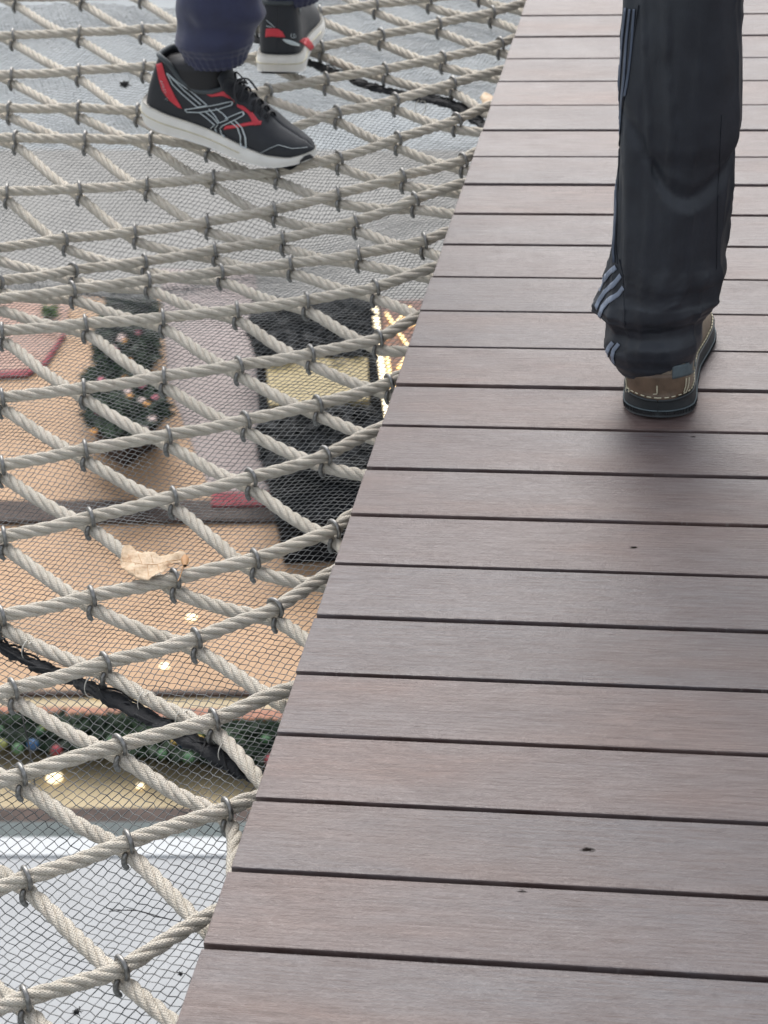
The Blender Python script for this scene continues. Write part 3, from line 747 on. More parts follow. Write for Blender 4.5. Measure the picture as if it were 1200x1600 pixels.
def post(v, i):
    out = []
    for p in v:
        c = rL[0][0] if i == 0 else rR[0][0]
        d = Vector((p.x - c.x, p.y - c.y, 0)); a = math.atan2(d.y, d.x); d = d.normalized() if d.length > 0 else d
        lo = max(0, 1 - max(0, p.z - .05) / .17); edge = min(1, max(.05, (p.z - c.z - .01) / .06))
        f = math.sin(p.z * 118 + 1.6 * math.sin(a + .6) + 2.2 * noise.noise(Vector((math.cos(a) * 1.3, math.sin(a) * 1.3, p.z * 6))))
        f = math.copysign(abs(f) ** .7, f) * .0042 * lo
        # long drape folds running down the leg
        g = .0045 * math.sin(a * 3 + p.z * 5 + 2 * noise.noise(Vector((p.z * 3, a, 4)))) * (1 - lo)
        h = -.008 * max(0, 1 - abs(p.z - .33 - .05 * math.sin(a * 2)) / .018) * max(0, math.sin(a + 2.6)) if i < 2 else 0
        q = Vector((math.cos(a) * 2.1, math.sin(a) * 2.1, (p.z * 3.5 if p.z > .2 else .7 - (.2 - p.z) * 11) + i * 7 + math.sin(a) * 1.2)); cr = 1 - abs(noise.noise(q)) * 2.6
        cr2 = 1 - abs(noise.noise(q * 2.2 + Vector((5, 1, 2)))) * 2.6
        f *= edge; out.append(p + d * (f + g + h + .0042 * edge * (max(0, cr) ** 2 - .35) + .0014 * (1 - lo) * (max(0, cr2) ** 3 - .25)))
    return out
tr, tbv = trousers(pr, [(rL, 12), (rR, 4), (waist(hipm, AX), 4)], M['trackpants'], .0045, foldz, post=post)
def stripe(lines, w, m):
    for A in lines:
        A = [(float(x), float(y)) for x, y in A]; B = [(x + w[0], y + w[1]) for x, y in A]
        o = patch('side_stripe', tbv, A, B, 3, 50, .0011, M[m], tr)
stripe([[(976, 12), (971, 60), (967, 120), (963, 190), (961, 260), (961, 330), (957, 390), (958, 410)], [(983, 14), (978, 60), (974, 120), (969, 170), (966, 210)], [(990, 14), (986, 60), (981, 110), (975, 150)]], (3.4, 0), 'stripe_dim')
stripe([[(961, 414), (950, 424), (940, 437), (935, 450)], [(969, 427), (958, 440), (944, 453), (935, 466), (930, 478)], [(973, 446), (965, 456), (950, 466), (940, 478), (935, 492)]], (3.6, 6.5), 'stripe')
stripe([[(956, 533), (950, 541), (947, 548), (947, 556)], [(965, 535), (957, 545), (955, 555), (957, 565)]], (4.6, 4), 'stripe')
strokes('seam', tbv, [[(965, 412), (962, 380), (966, 300), (969, 200), (983, 100), (998, 8)], [(976, 510), (975, 470), (974, 430), (968, 405)], [(1120, 420), (1122, 300), (1128, 180)]], .0008, .0006, M['trackpants'], tr)
def mid(rg, z): return min(rg, key=lambda r_: abs(r_[0].z - z))[0].copy()
figure(pr, W(.25, 0, .09), W(.25, 0, .09) + off2, hd, M['jacket'], (hipL, hipR), (mid(rL, .5), mid(rR, .5)))
# ---- person in sneakers standing on the ropes
f6 = lambda x, y: (180 + x / 3.3333, y / 3.3333)
h1 = onsurf(226, 186, .045); t1 = onsurf(472, 262, .009); pv = (t1 - h1).normalized(); pv = Vector((-pv.y, pv.x, 0)) * .012; h1 += pv - pv.cross(Vector((0, 0, 1))) * -.0; t1 += pv; d1 = (t1 - h1).normalized(); L1 = (t1 - h1).length + .012
print('SHOE1 L', L1)
p2 = empty('person', h1); tag(p2, 'person in navy trousers and black sneakers with white soles standing on the rope net', 'person')
up1 = Vector((0, 0, 1))
bv1, W1, S1 = shoe(p2, h1, h1 + d1 * L1, L1, 'run', up1)
F6 = lambda pts: [f6(*q) for q in pts]
patch('heel_strip', bv1, F6([(216, 335), (225, 400), (245, 470), (280, 520), (330, 560)]), F6([(245, 325), (262, 390), (285, 445), (315, 505), (350, 565)]), 5, 26, .0011, M['redpanel'], S1)
patch('eyestay', bv1, F6([(430, 470), (500, 505), (560, 500), (610, 520), (640, 560), (690, 590), (725, 655)]), F6([(500, 440), (560, 425), (600, 470), (630, 515), (665, 550), (710, 580), (762, 650)]), 6, 30, .0009, M['redpanel'], S1)
patch('red_overlay', bv1, F6([(565, 675), (620, 668), (690, 655), (760, 648)]), F6([(575, 655), (625, 650), (690, 638), (762, 630)]), 3, 16, .0009, M['redpanel'], S1)
strokes('side_logo', bv1, [F6(q) for q in (
    [(270, 380), (300, 440), (350, 490), (430, 558), (482, 550), (400, 478), (330, 430), (272, 380)],
    [(285, 395), (360, 470), (448, 545)],
    [(365, 570), (440, 560), (520, 548), (612, 528), (608, 548), (530, 572), (440, 585), (375, 583), (365, 570)],
    [(440, 585), (480, 615), (520, 650), (500, 668)], [(470, 580), (510, 610), (540, 645), (522, 668), (530, 690)],
    [(490, 568), (520, 600), (545, 640), (590, 622), (560, 590), (525, 565)],
    [(575, 620), (620, 600), (665, 582), (672, 600), (625, 625), (560, 655), (548, 670), (558, 700), (570, 716)],
    [(600, 632), (640, 665), (655, 710), (655, 762)], [(622, 625), (662, 665), (680, 715), (684, 772)], [(655, 762), (684, 772)])], .0014, .0013, M['print'], S1)
strokes('toe_piping', bv1, [F6([(760, 795), (800, 775), (850, 755), (920, 775), (1000, 768)])], .0007, .0012, M['print'], S1)
strokes('heel_lettering', bv1, [F6(q) for q in ([(238, 420), (250, 424), (246, 432), (238, 420)], [(243, 436), (256, 438)], [(247, 448), (262, 448), (256, 458), (248, 455)], [(252, 466), (266, 466)], [(257, 480), (270, 476), (266, 488)], [(262, 516), (276, 508), (274, 524)])], .0007, .0016, M['print'], S1)
patch('toe_cap', bv1, F6([(960, 860), (985, 872), (1015, 860), (1033, 838)]), F6([(962, 835), (985, 812), (1012, 802), (1030, 815)]), 5, 14, .0010, M['tread'], S1)
h2 = onsurf(436, 121, .010); d2 = (BX * 1.0 + AX * .10).normalized(); L2 = L1
bv2, W2, S2 = shoe(p2, h2, h2 + d2 * L2, L2, 'run', Vector((.05, -.02, 1)))
f8 = lambda x, y: (380 + x / 6.6667, y / 6.6667); F8 = lambda pts: [f8(*q) for q in pts]
patch('heel_strip', bv2, F8([(235, 385), (300, 380), (370, 385), (440, 388)]), F8([(240, 300), (300, 292), (360, 300), (410, 330)]), 5, 18, .0011, M['redpanel'], S2)
patch('heel_strip', bv2, F8([(580, 430), (640, 475), (700, 530), (735, 535)]), F8([(620, 395), (670, 400), (705, 440), (745, 500)]), 5, 18, .0011, M['redpanel'], S2)
patch('heel_tab', bv2, F8([(405, 410), (440, 440), (500, 470), (580, 482)]), F8([(430, 405), (480, 415), (530, 432), (580, 460)]), 3, 14, .0011, M['print'], S2)
strokes('heel_emblem', bv2, [F8([(505, 350), (490, 370), (500, 392), (525, 398), (545, 380), (540, 360), (525, 350), (520, 370), (525, 385)])], .0008, .0014, M['print'], S2)
strokes('side_logo', bv2, [F8([(245, 210), (290, 250), (330, 285)]), F8([(245, 270), (285, 280), (300, 285)])], .0009, .0013, M['print'], S2)
a1 = W1(.35, .004, .05); a2 = W2(.24, 0, .05)
def sock(c, topz, s=1.0, AX=AX, BX=BX):
    rg = [(Vector((c.x, c.y, c.z - .02)), .038, .034, AX, BX), (Vector((c.x, c.y, c.z + .02)), .040, .036, AX, BX), (Vector((c.x, c.y, topz)), .040, .038, AX, BX)]
    rg = [(c_, ra * s, rb * s, u_, v_) for c_, ra, rb, u_, v_ in rg]; V, F = loft('', dense(rg, 4), None, None, 24, .0015, 60); o = mesh('sock', V, F, M['lace']); adopt(o, p2)
hx_ = Vector((d1.x, d1.y, 0)).normalized(); sock(a1 - hx_ * .012, a1.z + .075, 1.0, hx_ * 1.28, Vector((-hx_.y, hx_.x, 0)) * .85); sock(a2, a2.z + .10, .76)
T1 = [(-80, 282, 420, .9), (-30, 281, 417, .9), (0, 280, 414, .9), (25, 279, 412, .9), (48, 275, 407, .9), (60, 275, 402, .9), (70, 283, 395, .95), (80, 290, 390, .98), (90, 293, 387, 1.0), (98, 298, 383, 1.0)]
T2 = [(-95, 408, 520, .9), (-50, 408, 516, .9), (-25, 412, 508, .95), (-10, 418, 502, 1.0), (2, 424, 496, 1.0)]
hip2 = (a1 + a2) / 2; hs1 = Vector((hip2.x, hip2.y, .80)) - AX * .09; hs2 = Vector((hip2.x, hip2.y, .80)) + AX * .09
r1 = leg_rings(T1, a1.y, .95, 0, hs1); r2 = leg_rings(T2, a2.y, .95, 0, hs2)
def post2(v, i):
    if i > 1: return v
    zb = (r1 if i == 0 else r2)[0][0].z; c = (r1 if i == 0 else r2)[0][0]; out = []
    for p in v:
        d = Vector((p.x - c.x, p.y - c.y, 0)); a = math.atan2(d.y, d.x); d = d.normalized() if d.length > 0 else d
        lo = max(0, 1 - max(0, p.z - zb) / .045); mid = max(0, 1 - abs(p.z - zb - .075) / .06)
        f = .0022 * math.sin(a * 26 + 2 * math.sin(p.z * 60)) * lo + .0065 * math.sin(p.z * 80 + 1.8 * math.sin(a) + 2.5 * noise.noise(Vector((math.cos(a), math.sin(a), p.z * 8)))) * mid
        out.append(p + d * f)
    return out
wa = [(Vector((c.x, c.y, c.z - .06)), *r_) for c, *r_ in waist(hip2, AX)]
tr2, tb2 = trousers(p2, [(r1, 8), (r2, 6), (wa, 4)], M['navypants'], .0055, lambda z: 1.0, post=post2)
J = figure(p2, a1, a2, -BX * .6 + AX * .5, M['jacket'], (hs1, hs2), (mid(r1, .42), mid(r2, .42)))

# BACKGROUND
ZF = -8.0
def flat_mat(name, col, rough=.6, var=.08, scale=1.2, spec=.5):
    col = tuple(a * .78 for a in col)
    k = N(name); p = k.gen(); f = k.noise(p, scale, 5, .65); g = k.noise(p, scale * 14, 3, .6); var = var * 1.8
    c = k.ramp(k.math('ADD', k.math('MULTIPLY', f, .7), k.math('MULTIPLY', g, .3)), [(.3, tuple(a * (1 - var) for a in col)), (.7, tuple(min(1, a * (1 + var)) for a in col))])
    k.b.inputs['Specular IOR Level'].default_value = .12
    return k.set(Base_Color=c, Roughness=rough)
def prism(name, px, ztop, h, mat, parent=None):
    """a slab with an outline measured at its top height"""
    pts = [at(x, y, ztop) for x, y in px]; n = len(pts)
    V = pts + [Vector((p.x, p.y, ztop - h)) for p in pts]
    area = sum(pts[i].x * pts[(i + 1) % n].y - pts[(i + 1) % n].x * pts[i].y for i in range(n))
    top = list(range(n)); sides = [(i, n + i, n + (i + 1) % n, (i + 1) % n) for i in range(n)]
    F = [top] + sides + [list(range(2 * n - 1, n - 1, -1))]
    if area < 0: F = [f[::-1] for f in F]
    return mesh(name, V, F, mat, parent, smooth=False)
M['pale'] = flat_mat('pale_grey_stone', (.335, .36, .37))
M['grey'] = flat_mat('grey_stone', (.29, .285, .27))
M['tan'] = flat_mat('tan_floor_tiles', (.51, .325, .19), .5)
M['pink'] = flat_mat('pinkish_floor', (.45, .28, .215), .5)
M['mauve'] = flat_mat('mauve_stone', (.36, .30, .285), .5)
M['cream'] = flat_mat('cream_floor', (.50, .40, .24), .4)
M['darkbrown'] = flat_mat('dark_brown_trim', (.07, .048, .04), .6, .3, 6)
M['teal'] = flat_mat('grey_green_metal', (.10, .125, .125), .5, .15, 4)
M['white'] = flat_mat('white_paint', (.56, .58, .59), .4, .03)
M['roofgrey'] = flat_mat('light_grey_roofing', (.43, .44, .445), .6, .05)
M['red'] = flat_mat('red_trim', (.26, .035, .05), .6, .25, 12)
M['yellow'] = flat_mat('yellow_board', (.40, .32, .16), .45, .06)
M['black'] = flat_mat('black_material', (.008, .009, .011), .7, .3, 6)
M['rail'] = flat_mat('red_brown_rail', (.34, .14, .08), .4, .3, 9)
M['brown'] = flat_mat('brown_boards', (.19, .11, .09), .6, .2, 7)
tag(mesh('ground_floor', [(-120, -40, ZF), (120, -40, ZF), (120, 220, ZF), (-120, 220, ZF)], [(0, 1, 2, 3)], M['pale'], smooth=False), kind='structure')
def pave(name, px, lift, mat):
    return tag(prism(name, px, ZF + lift, lift - .002 if lift > .01 else .003, mat), kind='structure')
pave('grey_paving', [(-900, 232), (1500, 236), (1500, 470), (-900, 470)], .02, M['grey'])
pave('tan_paving', [(-500, 478), (-30, 466), (250, 460), (262, 560), (330, 700), (345, 782), (-500, 790)], .04, M['tan'])
pave('pink_paving', [(-500, 474), (112, 462), (100, 520), (72, 566), (40, 584), (-500, 592)], .06, M['pink'])
pave('tan_paving', [(-500, 812), (700, 812), (700, 1080), (-500, 1082)], .04, M['tan'])
pave('mauve_path', [(250, 420), (398, 425), (415, 560), (425, 795), (340, 795), (262, 600)], .05, M['mauve'])
pave('cream_paving', [(-500, 1084), (700, 1084), (700, 1264), (-500, 1264)], .03, M['cream'])
rr = tag(prism('red_line_trim', [(104, 520), (99, 519), (68, 562), (40, 577), (-60, 582), (-60, 592), (42, 586), (74, 567)], ZF + .075, .013, M['red']), 'thin red edging along the pinkish floor at left', 'edging')
tag(prism('red_floor_strip', [(330, 768), (440, 768), (440, 788), (330, 790)], ZF + .10, .05, M['red']), 'red strip lying by the dark band beside the black box', 'strip')
tag(prism('floor_divider', [(-500, 784), (430, 780), (430, 812), (-500, 816)], ZF + .08, .03, M['darkbrown']), 'long dark brown low divider between the two tan floors', 'divider')
tag(prism('floor_seam', [(-500, 1078), (700, 1078), (700, 1084), (-500, 1084)], ZF + .06, .03, M['darkbrown']), 'thin dark seam between the tan and the cream floors', 'seam')
# kiosk with a white roof, nearest below
k = empty('kiosk', at(150, 1450, -7.0)); tag(k, 'white flat-roofed kiosk below the net at the photo bottom', 'kiosk')
e = prism('roof', [(-500, 1336), (640, 1336), (700, 1900), (-700, 1900)], -7.0, .25, M['roofgrey']); adopt(e, k)
e = prism('roof_edge', [(-500, 1308), (640, 1308), (640, 1336), (-500, 1336)], -6.985, .28, M['white']); adopt(e, k)
e = prism('gutter', [(-500, 1284), (640, 1284), (640, 1308), (-500, 1308)], -7.02, .2, M['teal']); adopt(e, k)
e = prism('fascia', [(-500, 1262), (640, 1262), (640, 1284), (-500, 1284)], -7.10, .3, M['darkbrown']); adopt(e, k)
e = prism('wall', [(-450, 1320), (600, 1320), (640, 1850), (-600, 1850)], -7.26, .7, M['white']); adopt(e, k)
for q in (e for e in bpy.data.objects if e.name.startswith('ground')): pass
# foliage helper
def leaves(px, z0, z1, n, size, cols, name, root, seed):
    r = random.Random(seed); 
    xs = [p[0] for p in px]; ys = [p[1] for p in px]
    def inside(x, y):
        ins = False; j = len(px) - 1
        for i in range(len(px)):
            if (px[i][1] > y) != (px[j][1] > y) and x < (px[j][0] - px[i][0]) * (y - px[i][1]) / (px[j][1] - px[i][1]) + px[i][0]: ins = not ins
            j = i
        return ins
    V, F = [], []
    cnt = 0
    while cnt < n:
        x, y = r.uniform(min(xs), max(xs)), r.uniform(min(ys), max(ys))
        if not inside(x, y): continue
        cnt += 1
        z = r.uniform(z0, z1); p = at(x, y, z)
        q = Matrix.Rotation(r.uniform(0, 6.28), 3, 'Z') @ Matrix.Rotation(r.uniform(-.9, .9), 3, 'X') @ Matrix.Rotation(r.uniform(-.6, .6), 3, 'Y')
        s = size * r.uniform(.5, 1.3); b = len(V)
        for v in ((-s, 0, 0), (-.2 * s, -.38 * s, .12 * s), (s, 0, -.1 * s), (-.2 * s, .38 * s, .12 * s)): V.append(p + q @ Vector(v))
        F.append((b, b + 1, b + 2, b + 3))
    o = mesh(name, V, F, cols); adopt(o, root); return o
def leafmat(name, a, b):
    k = N(name); c = k.ramp(k.noise(k.gen(), 5, 3), [(.35, a), (.65, b)]); k.b.inputs['Specular IOR Level'].default_value = .15; return k.set(Base_Color=c, Roughness=.6)
M['leaf'] = leafmat('dark_leaves', (.006, .014, .008), (.02, .04, .018))
M['leaf2'] = leafmat('mid_leaves', (.05, .10, .03), (.12, .17, .05))
M['petal'] = simple('pink_petals', (.6, .2, .25), .6); M['petaly'] = simple('orange_petals', (.75, .38, .12), .6)
M['petalw'] = simple('pale_petals', (.7, .55, .5), .6)
def flowers(spots, z, rad, mat, root):
    for (x, y) in spots:
        c = at(x, y, z); V, F = [], []
        for q in range(6):
            a = q * math.pi / 3; v, f = ball_bm(c + Vector((rad * .6 * math.cos(a), rad * .6 * math.sin(a), 0)), rad * .5, 8); b = len(V); V += v; F += [tuple(i + b for i in t) for t in f]
        v, f = ball_bm(c + Vector((0, 0, rad * .2)), rad * .5, 8); b = len(V); V += v; F += [tuple(i + b for i in t) for t in f]
        o = mesh('flower', V, F, mat); adopt(o, root)
bed = [[(172, 462), (205, 458), (238, 470), (244, 500), (240, 560), (215, 590), (180, 585), (150, 560), (152, 520), (165, 490)],
       [(140, 575), (215, 585), (250, 600), (258, 650), (230, 662), (190, 690), (140, 660), (128, 610)]]
for i, (b, lab) in enumerate(zip(bed, ('dark green bush with pink and orange flowers, upper one beside the mauve path', 'dark green flowering bush nearest the camera beside the mauve path'))):
    cx, cy = sum(p[0] for p in b) / len(b), sum(p[1] for p in b) / len(b)
    root = empty('flower_bush', at(cx, cy + 20, ZF)); tag(root, lab, 'bush', 'flowering bushes')
    o = prism('planter', [(cx + (x - cx) * .8, cy + 22 + (y - cy) * .8) for x, y in b], ZF + .22, .2, M['darkbrown']); adopt(o, root)
    leaves(b, ZF + .25, ZF + .75, 2600, .085, M['leaf'], 'foliage', root, i + 3)
    s = [(random.uniform(min(p[0] for p in b) + 15, max(p[0] for p in b) - 15), random.uniform(min(p[1] for p in b) + 15, max(p[1] for p in b) - 15)) for _ in range(12)]
    flowers(s[:4], ZF + .74, .03, M['petal'], root); flowers(s[4:8], ZF + .74, .028, M['petaly'], root); flowers(s[8:], ZF + .74, .035, M['petalw'], root)
sp = empty('small_weed', at(78, 487, ZF + .06)); tag(sp, 'tiny green plant on the pinkish floor at left', 'plant')
leaves([(68, 480), (84, 480), (86, 494), (70, 494)], ZF + .07, ZF + .2, 60, .06, M['leaf2'], 'foliage', sp, 21)
o = mesh('stem', *[(lambda V, Q: (V, Q))(*tube_np(np.array([at(78, 487, ZF + .06), at(78, 487, ZF + .1), at(78, 487, ZF + .18)]) + np.array([[0, 0, 0], [.002, 0, 0], [.004, .002, 0]]), .01, 6)[:2])][0], M['leaf2']); adopt(o, sp)
# dark rounded topiary / bin shapes and the yellow crate between them
def dark_mound(px, h, lab, seed):
    cx, cy = sum(p[0] for p in px) / len(px), sum(p[1] for p in px) / len(px)
    root = empty('dark_shrub', at(cx, cy + 15, ZF)); tag(root, lab, 'shrub', 'dark round shrubs')
    o = prism('planter', [(cx + (x - cx) * .85, cy + 18 + (y - cy) * .7) for x, y in px], ZF + h * .45, h * .43, M['black']); adopt(o, root)
    leaves(px, ZF + h * .4, ZF + h, 2600, .07, M['leafblack'], 'foliage', root, seed); return root
M['leafblack'] = leafmat('blackish_leaves', (.004, .005, .006), (.014, .016, .018))
def oval(x0, y0, x1, y1, n=18): return [((x0 + x1) / 2 + (x1 - x0) / 2 * math.copysign(abs(math.cos(a)) ** .8, math.cos(a)), (y0 + y1) / 2 + (y1 - y0) / 2 * math.copysign(abs(math.sin(a)) ** .8, math.sin(a))) for a in (2 * math.pi * i / n for i in range(n))]
dark_mound(oval(392, 468, 486, 560), .8, 'blackish round shrub behind the yellow crate, left one of the pair', 31)
dark_mound(oval(480, 464, 584, 556), .8, 'blackish round shrub behind the yellow crate, right one beside the light strip', 32)
dark_mound(oval(408, 632, 500, 742), .8, 'blackish round shrub in front of the yellow crate, left one', 33)
dark_mound(oval(490, 634, 602, 745), .8, 'blackish round shrub in front of the yellow crate, right one', 34)
k = empty('yellow_crate', at(495, 600, ZF)); tag(k, 'yellow flat-topped crate between the blackish shrubs', 'crate')
adopt(prism('lid', [(416, 562), (574, 558), (576, 624), (420, 632)], ZF + .72, .06, M['yellow']), k)
adopt(prism('body', [(424, 568), (568, 564), (570, 620), (426, 627)], ZF + .655, .62, M['yellow']), k)
k = empty('black_box', at(500, 770, ZF)); tag(k, 'large black box beside the deck edge above the tan floor', 'box')
adopt(prism('lid', [(416, 742), (612, 738), (600, 806), (430, 813)], ZF + .5, .05, M['black']), k)
adopt(prism('body', [(424, 748), (604, 744), (594, 802), (436, 809)], ZF + .445, .42, M['black']), k)
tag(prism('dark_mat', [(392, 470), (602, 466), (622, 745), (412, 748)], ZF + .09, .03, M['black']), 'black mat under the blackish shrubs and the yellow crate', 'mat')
# light strip and the lattice with string lights
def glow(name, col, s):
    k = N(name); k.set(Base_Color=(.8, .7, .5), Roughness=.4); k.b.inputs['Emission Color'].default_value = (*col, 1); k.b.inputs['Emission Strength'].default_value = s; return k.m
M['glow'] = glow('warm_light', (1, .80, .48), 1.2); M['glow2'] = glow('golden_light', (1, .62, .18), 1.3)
k = empty('lattice_panel', at(640, 560, ZF)); tag(k, 'brown lattice panel with golden string lights partly under the deck', 'panel')
adopt(prism('board', [(594, 470), (760, 466), (760, 700), (616, 700)], ZF + .5, .08, M['brown']), k)
V, Q = [], []
parts = []
for a, b in (((600, 530), (640, 480)), ((640, 480), (680, 530)), ((604, 490), (650, 560)), ((650, 560), (612, 610)), ((612, 610), (604, 545)), ((604, 545), (646, 545)), ((622, 575), (646, 545)), ((606, 512), (660, 505))):
    pa, pb = at(*a, ZF + .53), at(*b, ZF + .53); parts.append(tube_np(np.array([pa, (pa + pb) / 2, pb]), .012, 6))
V, Q, U = join(parts); adopt(meshnp('string_light', V, Q, M['glow2']), k)
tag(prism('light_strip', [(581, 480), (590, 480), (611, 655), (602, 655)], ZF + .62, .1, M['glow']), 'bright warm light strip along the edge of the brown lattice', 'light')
# garland with baubles, rail behind it
tag(prism('railing', [(-300, 1100), (430, 1108), (560, 1132), (560, 1146), (430, 1124), (-300, 1112)], ZF + .14, .10, M['rail']), 'reddish brown rail behind the garland of baubles', 'rail')
g = empty('garland', at(200, 1150, ZF + .3)); tag(g, 'dark green garland hung with coloured baubles on the cream floor', 'garland')
leaves([(-60, 1112), (60, 1116), (200, 1120), (300, 1128), (440, 1128), (520, 1140), (520, 1210), (430, 1200), (400, 1190), (250, 1186), (180, 1172), (100, 1172), (-60, 1160)], ZF + .06, ZF + .24, 4600, .06, M['leaf'], 'foliage', g, 51)
bcols = [simple('bauble_red', (.25, .03, .04), .2), simple('bauble_blue', (.03, .09, .2), .2), simple('bauble_lime', (.25, .26, .08), .25), simple('bauble_gold', (.6, .4, .12), .25, metal=.6), simple('bauble_green', (.07, .16, .07), .25)]
for i in range(24):
    x = random.uniform(-20, 470); y = 1130 + (x / 470) * 22 + random.uniform(0, 42)
    V, F = ball_bm(at(x, y, ZF + .25), random.uniform(.024, .04), 12); adopt(mesh('bauble', V, F, bcols[(i * 7) % 5 if i % 3 else 4]), g)
# light spots reflected on the floor, modelled as small glowing discs
for x, y, r_, lab in ((85, 1215, .055, 'round glowing spot of reflected light on the cream floor, brightest one at left'), (219, 1228, .026, 'small glowing spot of reflected light on the cream floor near the dark fascia'), (257, 1041, .035, 'round glowing spot of reflected light on the tan floor, lower one'), (299, 965, .04, 'round glowing spot of reflected light on the tan floor, just under the leaf clip'), (152, 1085, .03, 'faint glowing spot of reflected light beside the black seam cord')):
    c = at(x, y, ZF + .05); k = empty('floor_light_spot', c); tag(k, lab, 'light spot', 'glowing spots of reflected light on the floor')
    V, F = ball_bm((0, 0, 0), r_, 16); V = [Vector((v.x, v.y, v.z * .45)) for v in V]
    o = mesh('lens', V, F, M['glow']); o.parent = k  # emissive disc drawn for the reflected light
    V, F = ball_bm((0, 0, -.035), r_ * 1.3, 16); V = [Vector((v.x, v.y, -.035 + (v.z + .035) * .3)) for v in V]
    o = mesh('ring', V, F, M['clip']); o.parent = k
# ------------------------------------------------------------------ leaf and debris on the net
def leaf(outline, z, curl, name, lab, mat):
    # outline in photo pixels on a tilted plane just over the ropes; the tip curls up
    pts = [onsurf(x, y, z) for x, y in outline]; c = sum(pts, Vector()) / len(pts)
    bm = bmesh.new(); vs = [bm.verts.new(p) for p in pts]; f = bm.faces.new(vs)
    bmesh.ops.triangulate(bm, faces=[f]); bmesh.ops.subdivide_edges(bm, edges=bm.edges[:], cuts=3, use_grid_fill=True)
    bmesh.ops.triangulate(bm, faces=bm.faces[:])
    xm = max(p.x for p in pts); xn = min(p.x for p in pts)
    for v in bm.verts:
        t = (v.co.x - xn) / (xm - xn)
        v.co.z += .003 * noise.noise(v.co * 60) + .0025 * math.sin(v.co.x * 160 + v.co.y * 90) + curl * max(0, t - .72) ** 2 * 9
    me = bpy.data.meshes.new(name); bm.to_mesh(me); bm.free(); me.materials.append(mat)
    me.polygons.foreach_set('use_smooth', [True] * len(me.polygons))
    o = bpy.data.objects.new(name, me); COL.objects.link(o)
    s = o.modifiers.new('thick', 'SOLIDIFY'); s.thickness = .0006
    tag(o, lab, 'leaf', 'dry leaves'); return o
kk = N('dry_leaf'); p = kk.gen(); c = kk.ramp(kk.noise(p, 45, 5, .7), [(.32, (.30, .17, .08)), (.43, (.52, .37, .23)), (.6, (.64, .50, .35))])
M['leafdry'] = kk.set(Base_Color=c, Roughness=.6, Normal=kk.bump(kk.noise(p, 260, 5, .7), .9, .0018))
M['leafcurl'] = simple('brown_leaf_underside', (.42, .22, .09), .6)
T_ = [(189, 872), (192, 860), (199, 855), (207, 855), (213, 862), (222, 864), (232, 864), (242, 865), (249, 870), (258, 867), (268, 866), (279, 866), (288, 867), (292, 873)]
B_ = [(188, 880), (191, 889), (198, 896), (206, 900), (214, 904), (223, 906), (233, 908), (243, 903), (253, 898), (258, 892), (265, 884), (273, 881), (283, 884), (290, 884)]
bm = bmesh.new(); rows = []; nc, nr = 53, 12
for i in range(nc):
    u = i / (nc - 1) * (len(T_) - 1); a = min(int(u), len(T_) - 2); f = u - a
    tx, ty = [T_[a][q] + (T_[a + 1][q] - T_[a][q]) * f for q in (0, 1)]; bx, by = [B_[a][q] + (B_[a + 1][q] - B_[a][q]) * f for q in (0, 1)]
    ty += random.uniform(-.9, .9); by += random.uniform(-1.2, 1.2); col = []
    for j in range(nr + 1):
        v = j / nr; p = onsurf(tx + (bx - tx) * v, ty + (by - ty) * v, .0125); uu = i / (nc - 1)
        p.z += .0016 * noise.noise(p * 75) + .0012 * noise.noise(p * 190) + .0016 * math.sin(uu * 16 + v * 5) + .010 * max(0, uu - .72) ** 1.5 * 3 * abs(v - .5) + .003 * abs(v - .45) + .0007 * math.sin(v * 40 + uu * 9)
        col.append(bm.verts.new(p))
    rows.append(col)
for i in range(nc - 1):
    for j in range(nr): bm.faces.new((rows[i][j], rows[i][j + 1], rows[i + 1][j + 1], rows[i + 1][j]))
LBV = BVHTree.FromBMesh(bm)
lf = bm_obj('dry_leaf', bm, M['leafdry'], smooth=True); md = lf.modifiers.new('thick', 'SOLIDIFY'); md.thickness = .0005
tag(lf, 'pale dry curled leaf resting on two crossing ropes above the tan floor', 'leaf', 'dry leaves')
strokes('leaf_vein', LBV, [[(190, 876), (205, 878), (225, 882), (245, 882), (262, 877), (284, 874)]], .00045, .0004, M['leafcurl'], lf)
for vn in ([(205, 878), (200, 866)], [(222, 881), (216, 866)], [(240, 882), (236, 867)], [(212, 879), (209, 896)], [(230, 882), (232, 900)], [(246, 882), (250, 894)]): strokes('leaf_vein', LBV, [vn], .0003, .0003, M['leafcurl'], lf)
cr = np.array([onsurf(289, y, .026 + .001 * i) for i, y in enumerate((868, 873, 879, 884))])
o = meshnp('curled_tip', *tube_np(cr, [.002, .0045, .004, .002], 10, .8)[:2], M['leafcurl']); o.parent = lf
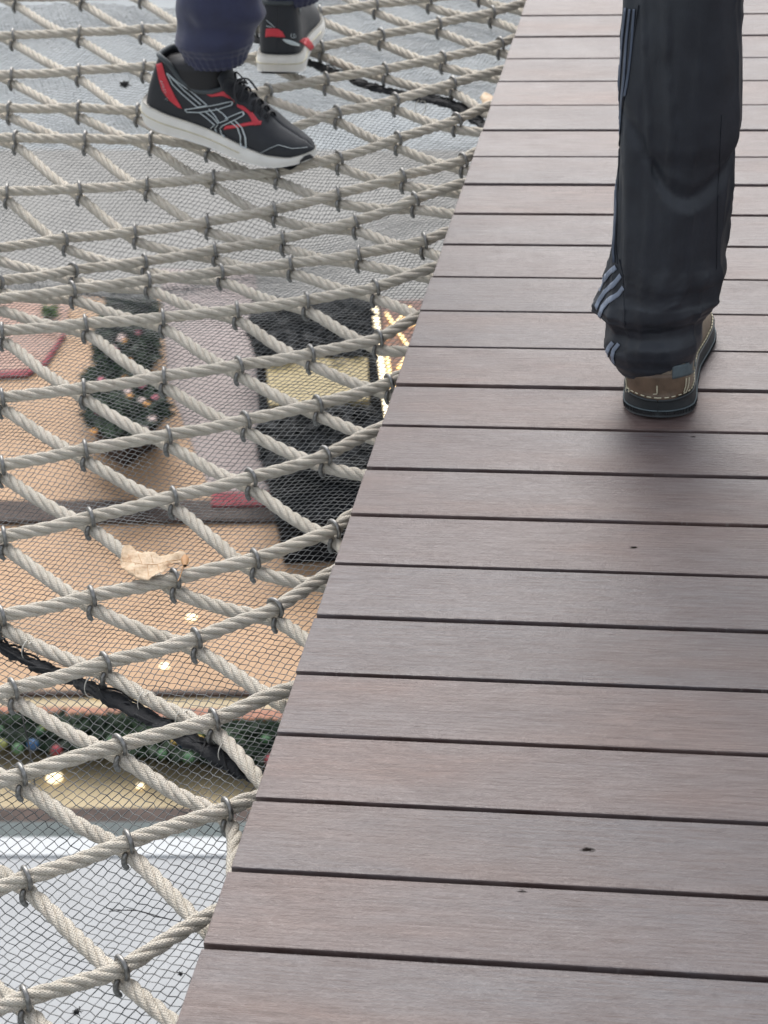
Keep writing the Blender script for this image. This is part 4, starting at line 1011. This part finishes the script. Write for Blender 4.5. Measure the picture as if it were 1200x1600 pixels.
st = np.array([onsurf(x, y, .018) for x, y in ((287, 884), (284, 893), (281, 902), (278, 908))]); o = meshnp('stalk', *tube_np(st, .0007, 6)[:2], M['leafcurl']); o.parent = lf
leaf([(750, 151), (757, 147), (768, 148), (775, 152), (773, 160), (764, 164), (755, 161)], .0, .002, 'dry_leaf', 'small pale leaf fragment against the deck edge near the far seam', M['leafdry'])
M['fluff'] = simple('dark_fluff', (.03, .03, .03), .9)
def fluff(px, py, r_, lab, seed, name='dust_clump', cat='debris'):
    r = random.Random(seed); c = onsurf(px, py, -.030); parts = []
    for q in range(60):
        a, b = r.uniform(0, 6.28), r.uniform(-1, 1); p0 = np.array(c) + r_ * np.array([math.cos(a), math.sin(a), b * .6]) * r.uniform(.2, 1)
        d = np.array([r.gauss(0, 1), r.gauss(0, 1), r.gauss(0, .6)]) * r_ * .5; m = np.array([r.gauss(0, 1), r.gauss(0, 1), 0]) * r_ * .2
        parts.append(tube_np(np.array([p0, p0 + d / 2 + m, p0 + d]), r_ * .05 + .0002, 4))
    V, Q, U = join(parts); V0 = V.copy()
    v, f = ball_bm(c, r_ * .8, 10)
    V = np.vstack([V, np.array([tuple(x) for x in v])]); Q = np.vstack([Q, np.array(f) + len(V0)])
    tag(meshnp(name, V, Q, M['fluff']), lab, cat)
fluff(195, 132, .0075, 'dark round clump of fluff on the netting left of the sneaker heel', 5)
fluff(119, 1581, .0030, 'tiny black scrap caught on the netting at the photo bottom left', 6)
fluff(282, 1522, .0018, 'tiny dark speck on the netting beside the lowest deck corner', 7)
hair = [[(166, 1419), (190, 1422), (220, 1424), (262, 1436)], [(170, 1424), (210, 1422), (240, 1431), (280, 1440)]]
V, Q, U = join([tube_np(catmull([onsurf(x, y, -.034) for x, y in h], .004), .0005, 4) for h in hair])
tag(meshnp('loose_thread', V, Q, M['fluff']), 'loose black threads lying on the netting above the pale kiosk roof', 'thread')
hs_ = catmull([onsurf(x, y, -.04 - .0) for x, y in ((28, 1090), (44, 1160), (50, 1195), (57, 1242))], .004)
tag(meshnp('dangling_string', *tube_np(hs_, .0008, 5)[:2], M['fluff']), 'thin dark string hanging below the net at lower left', 'string')
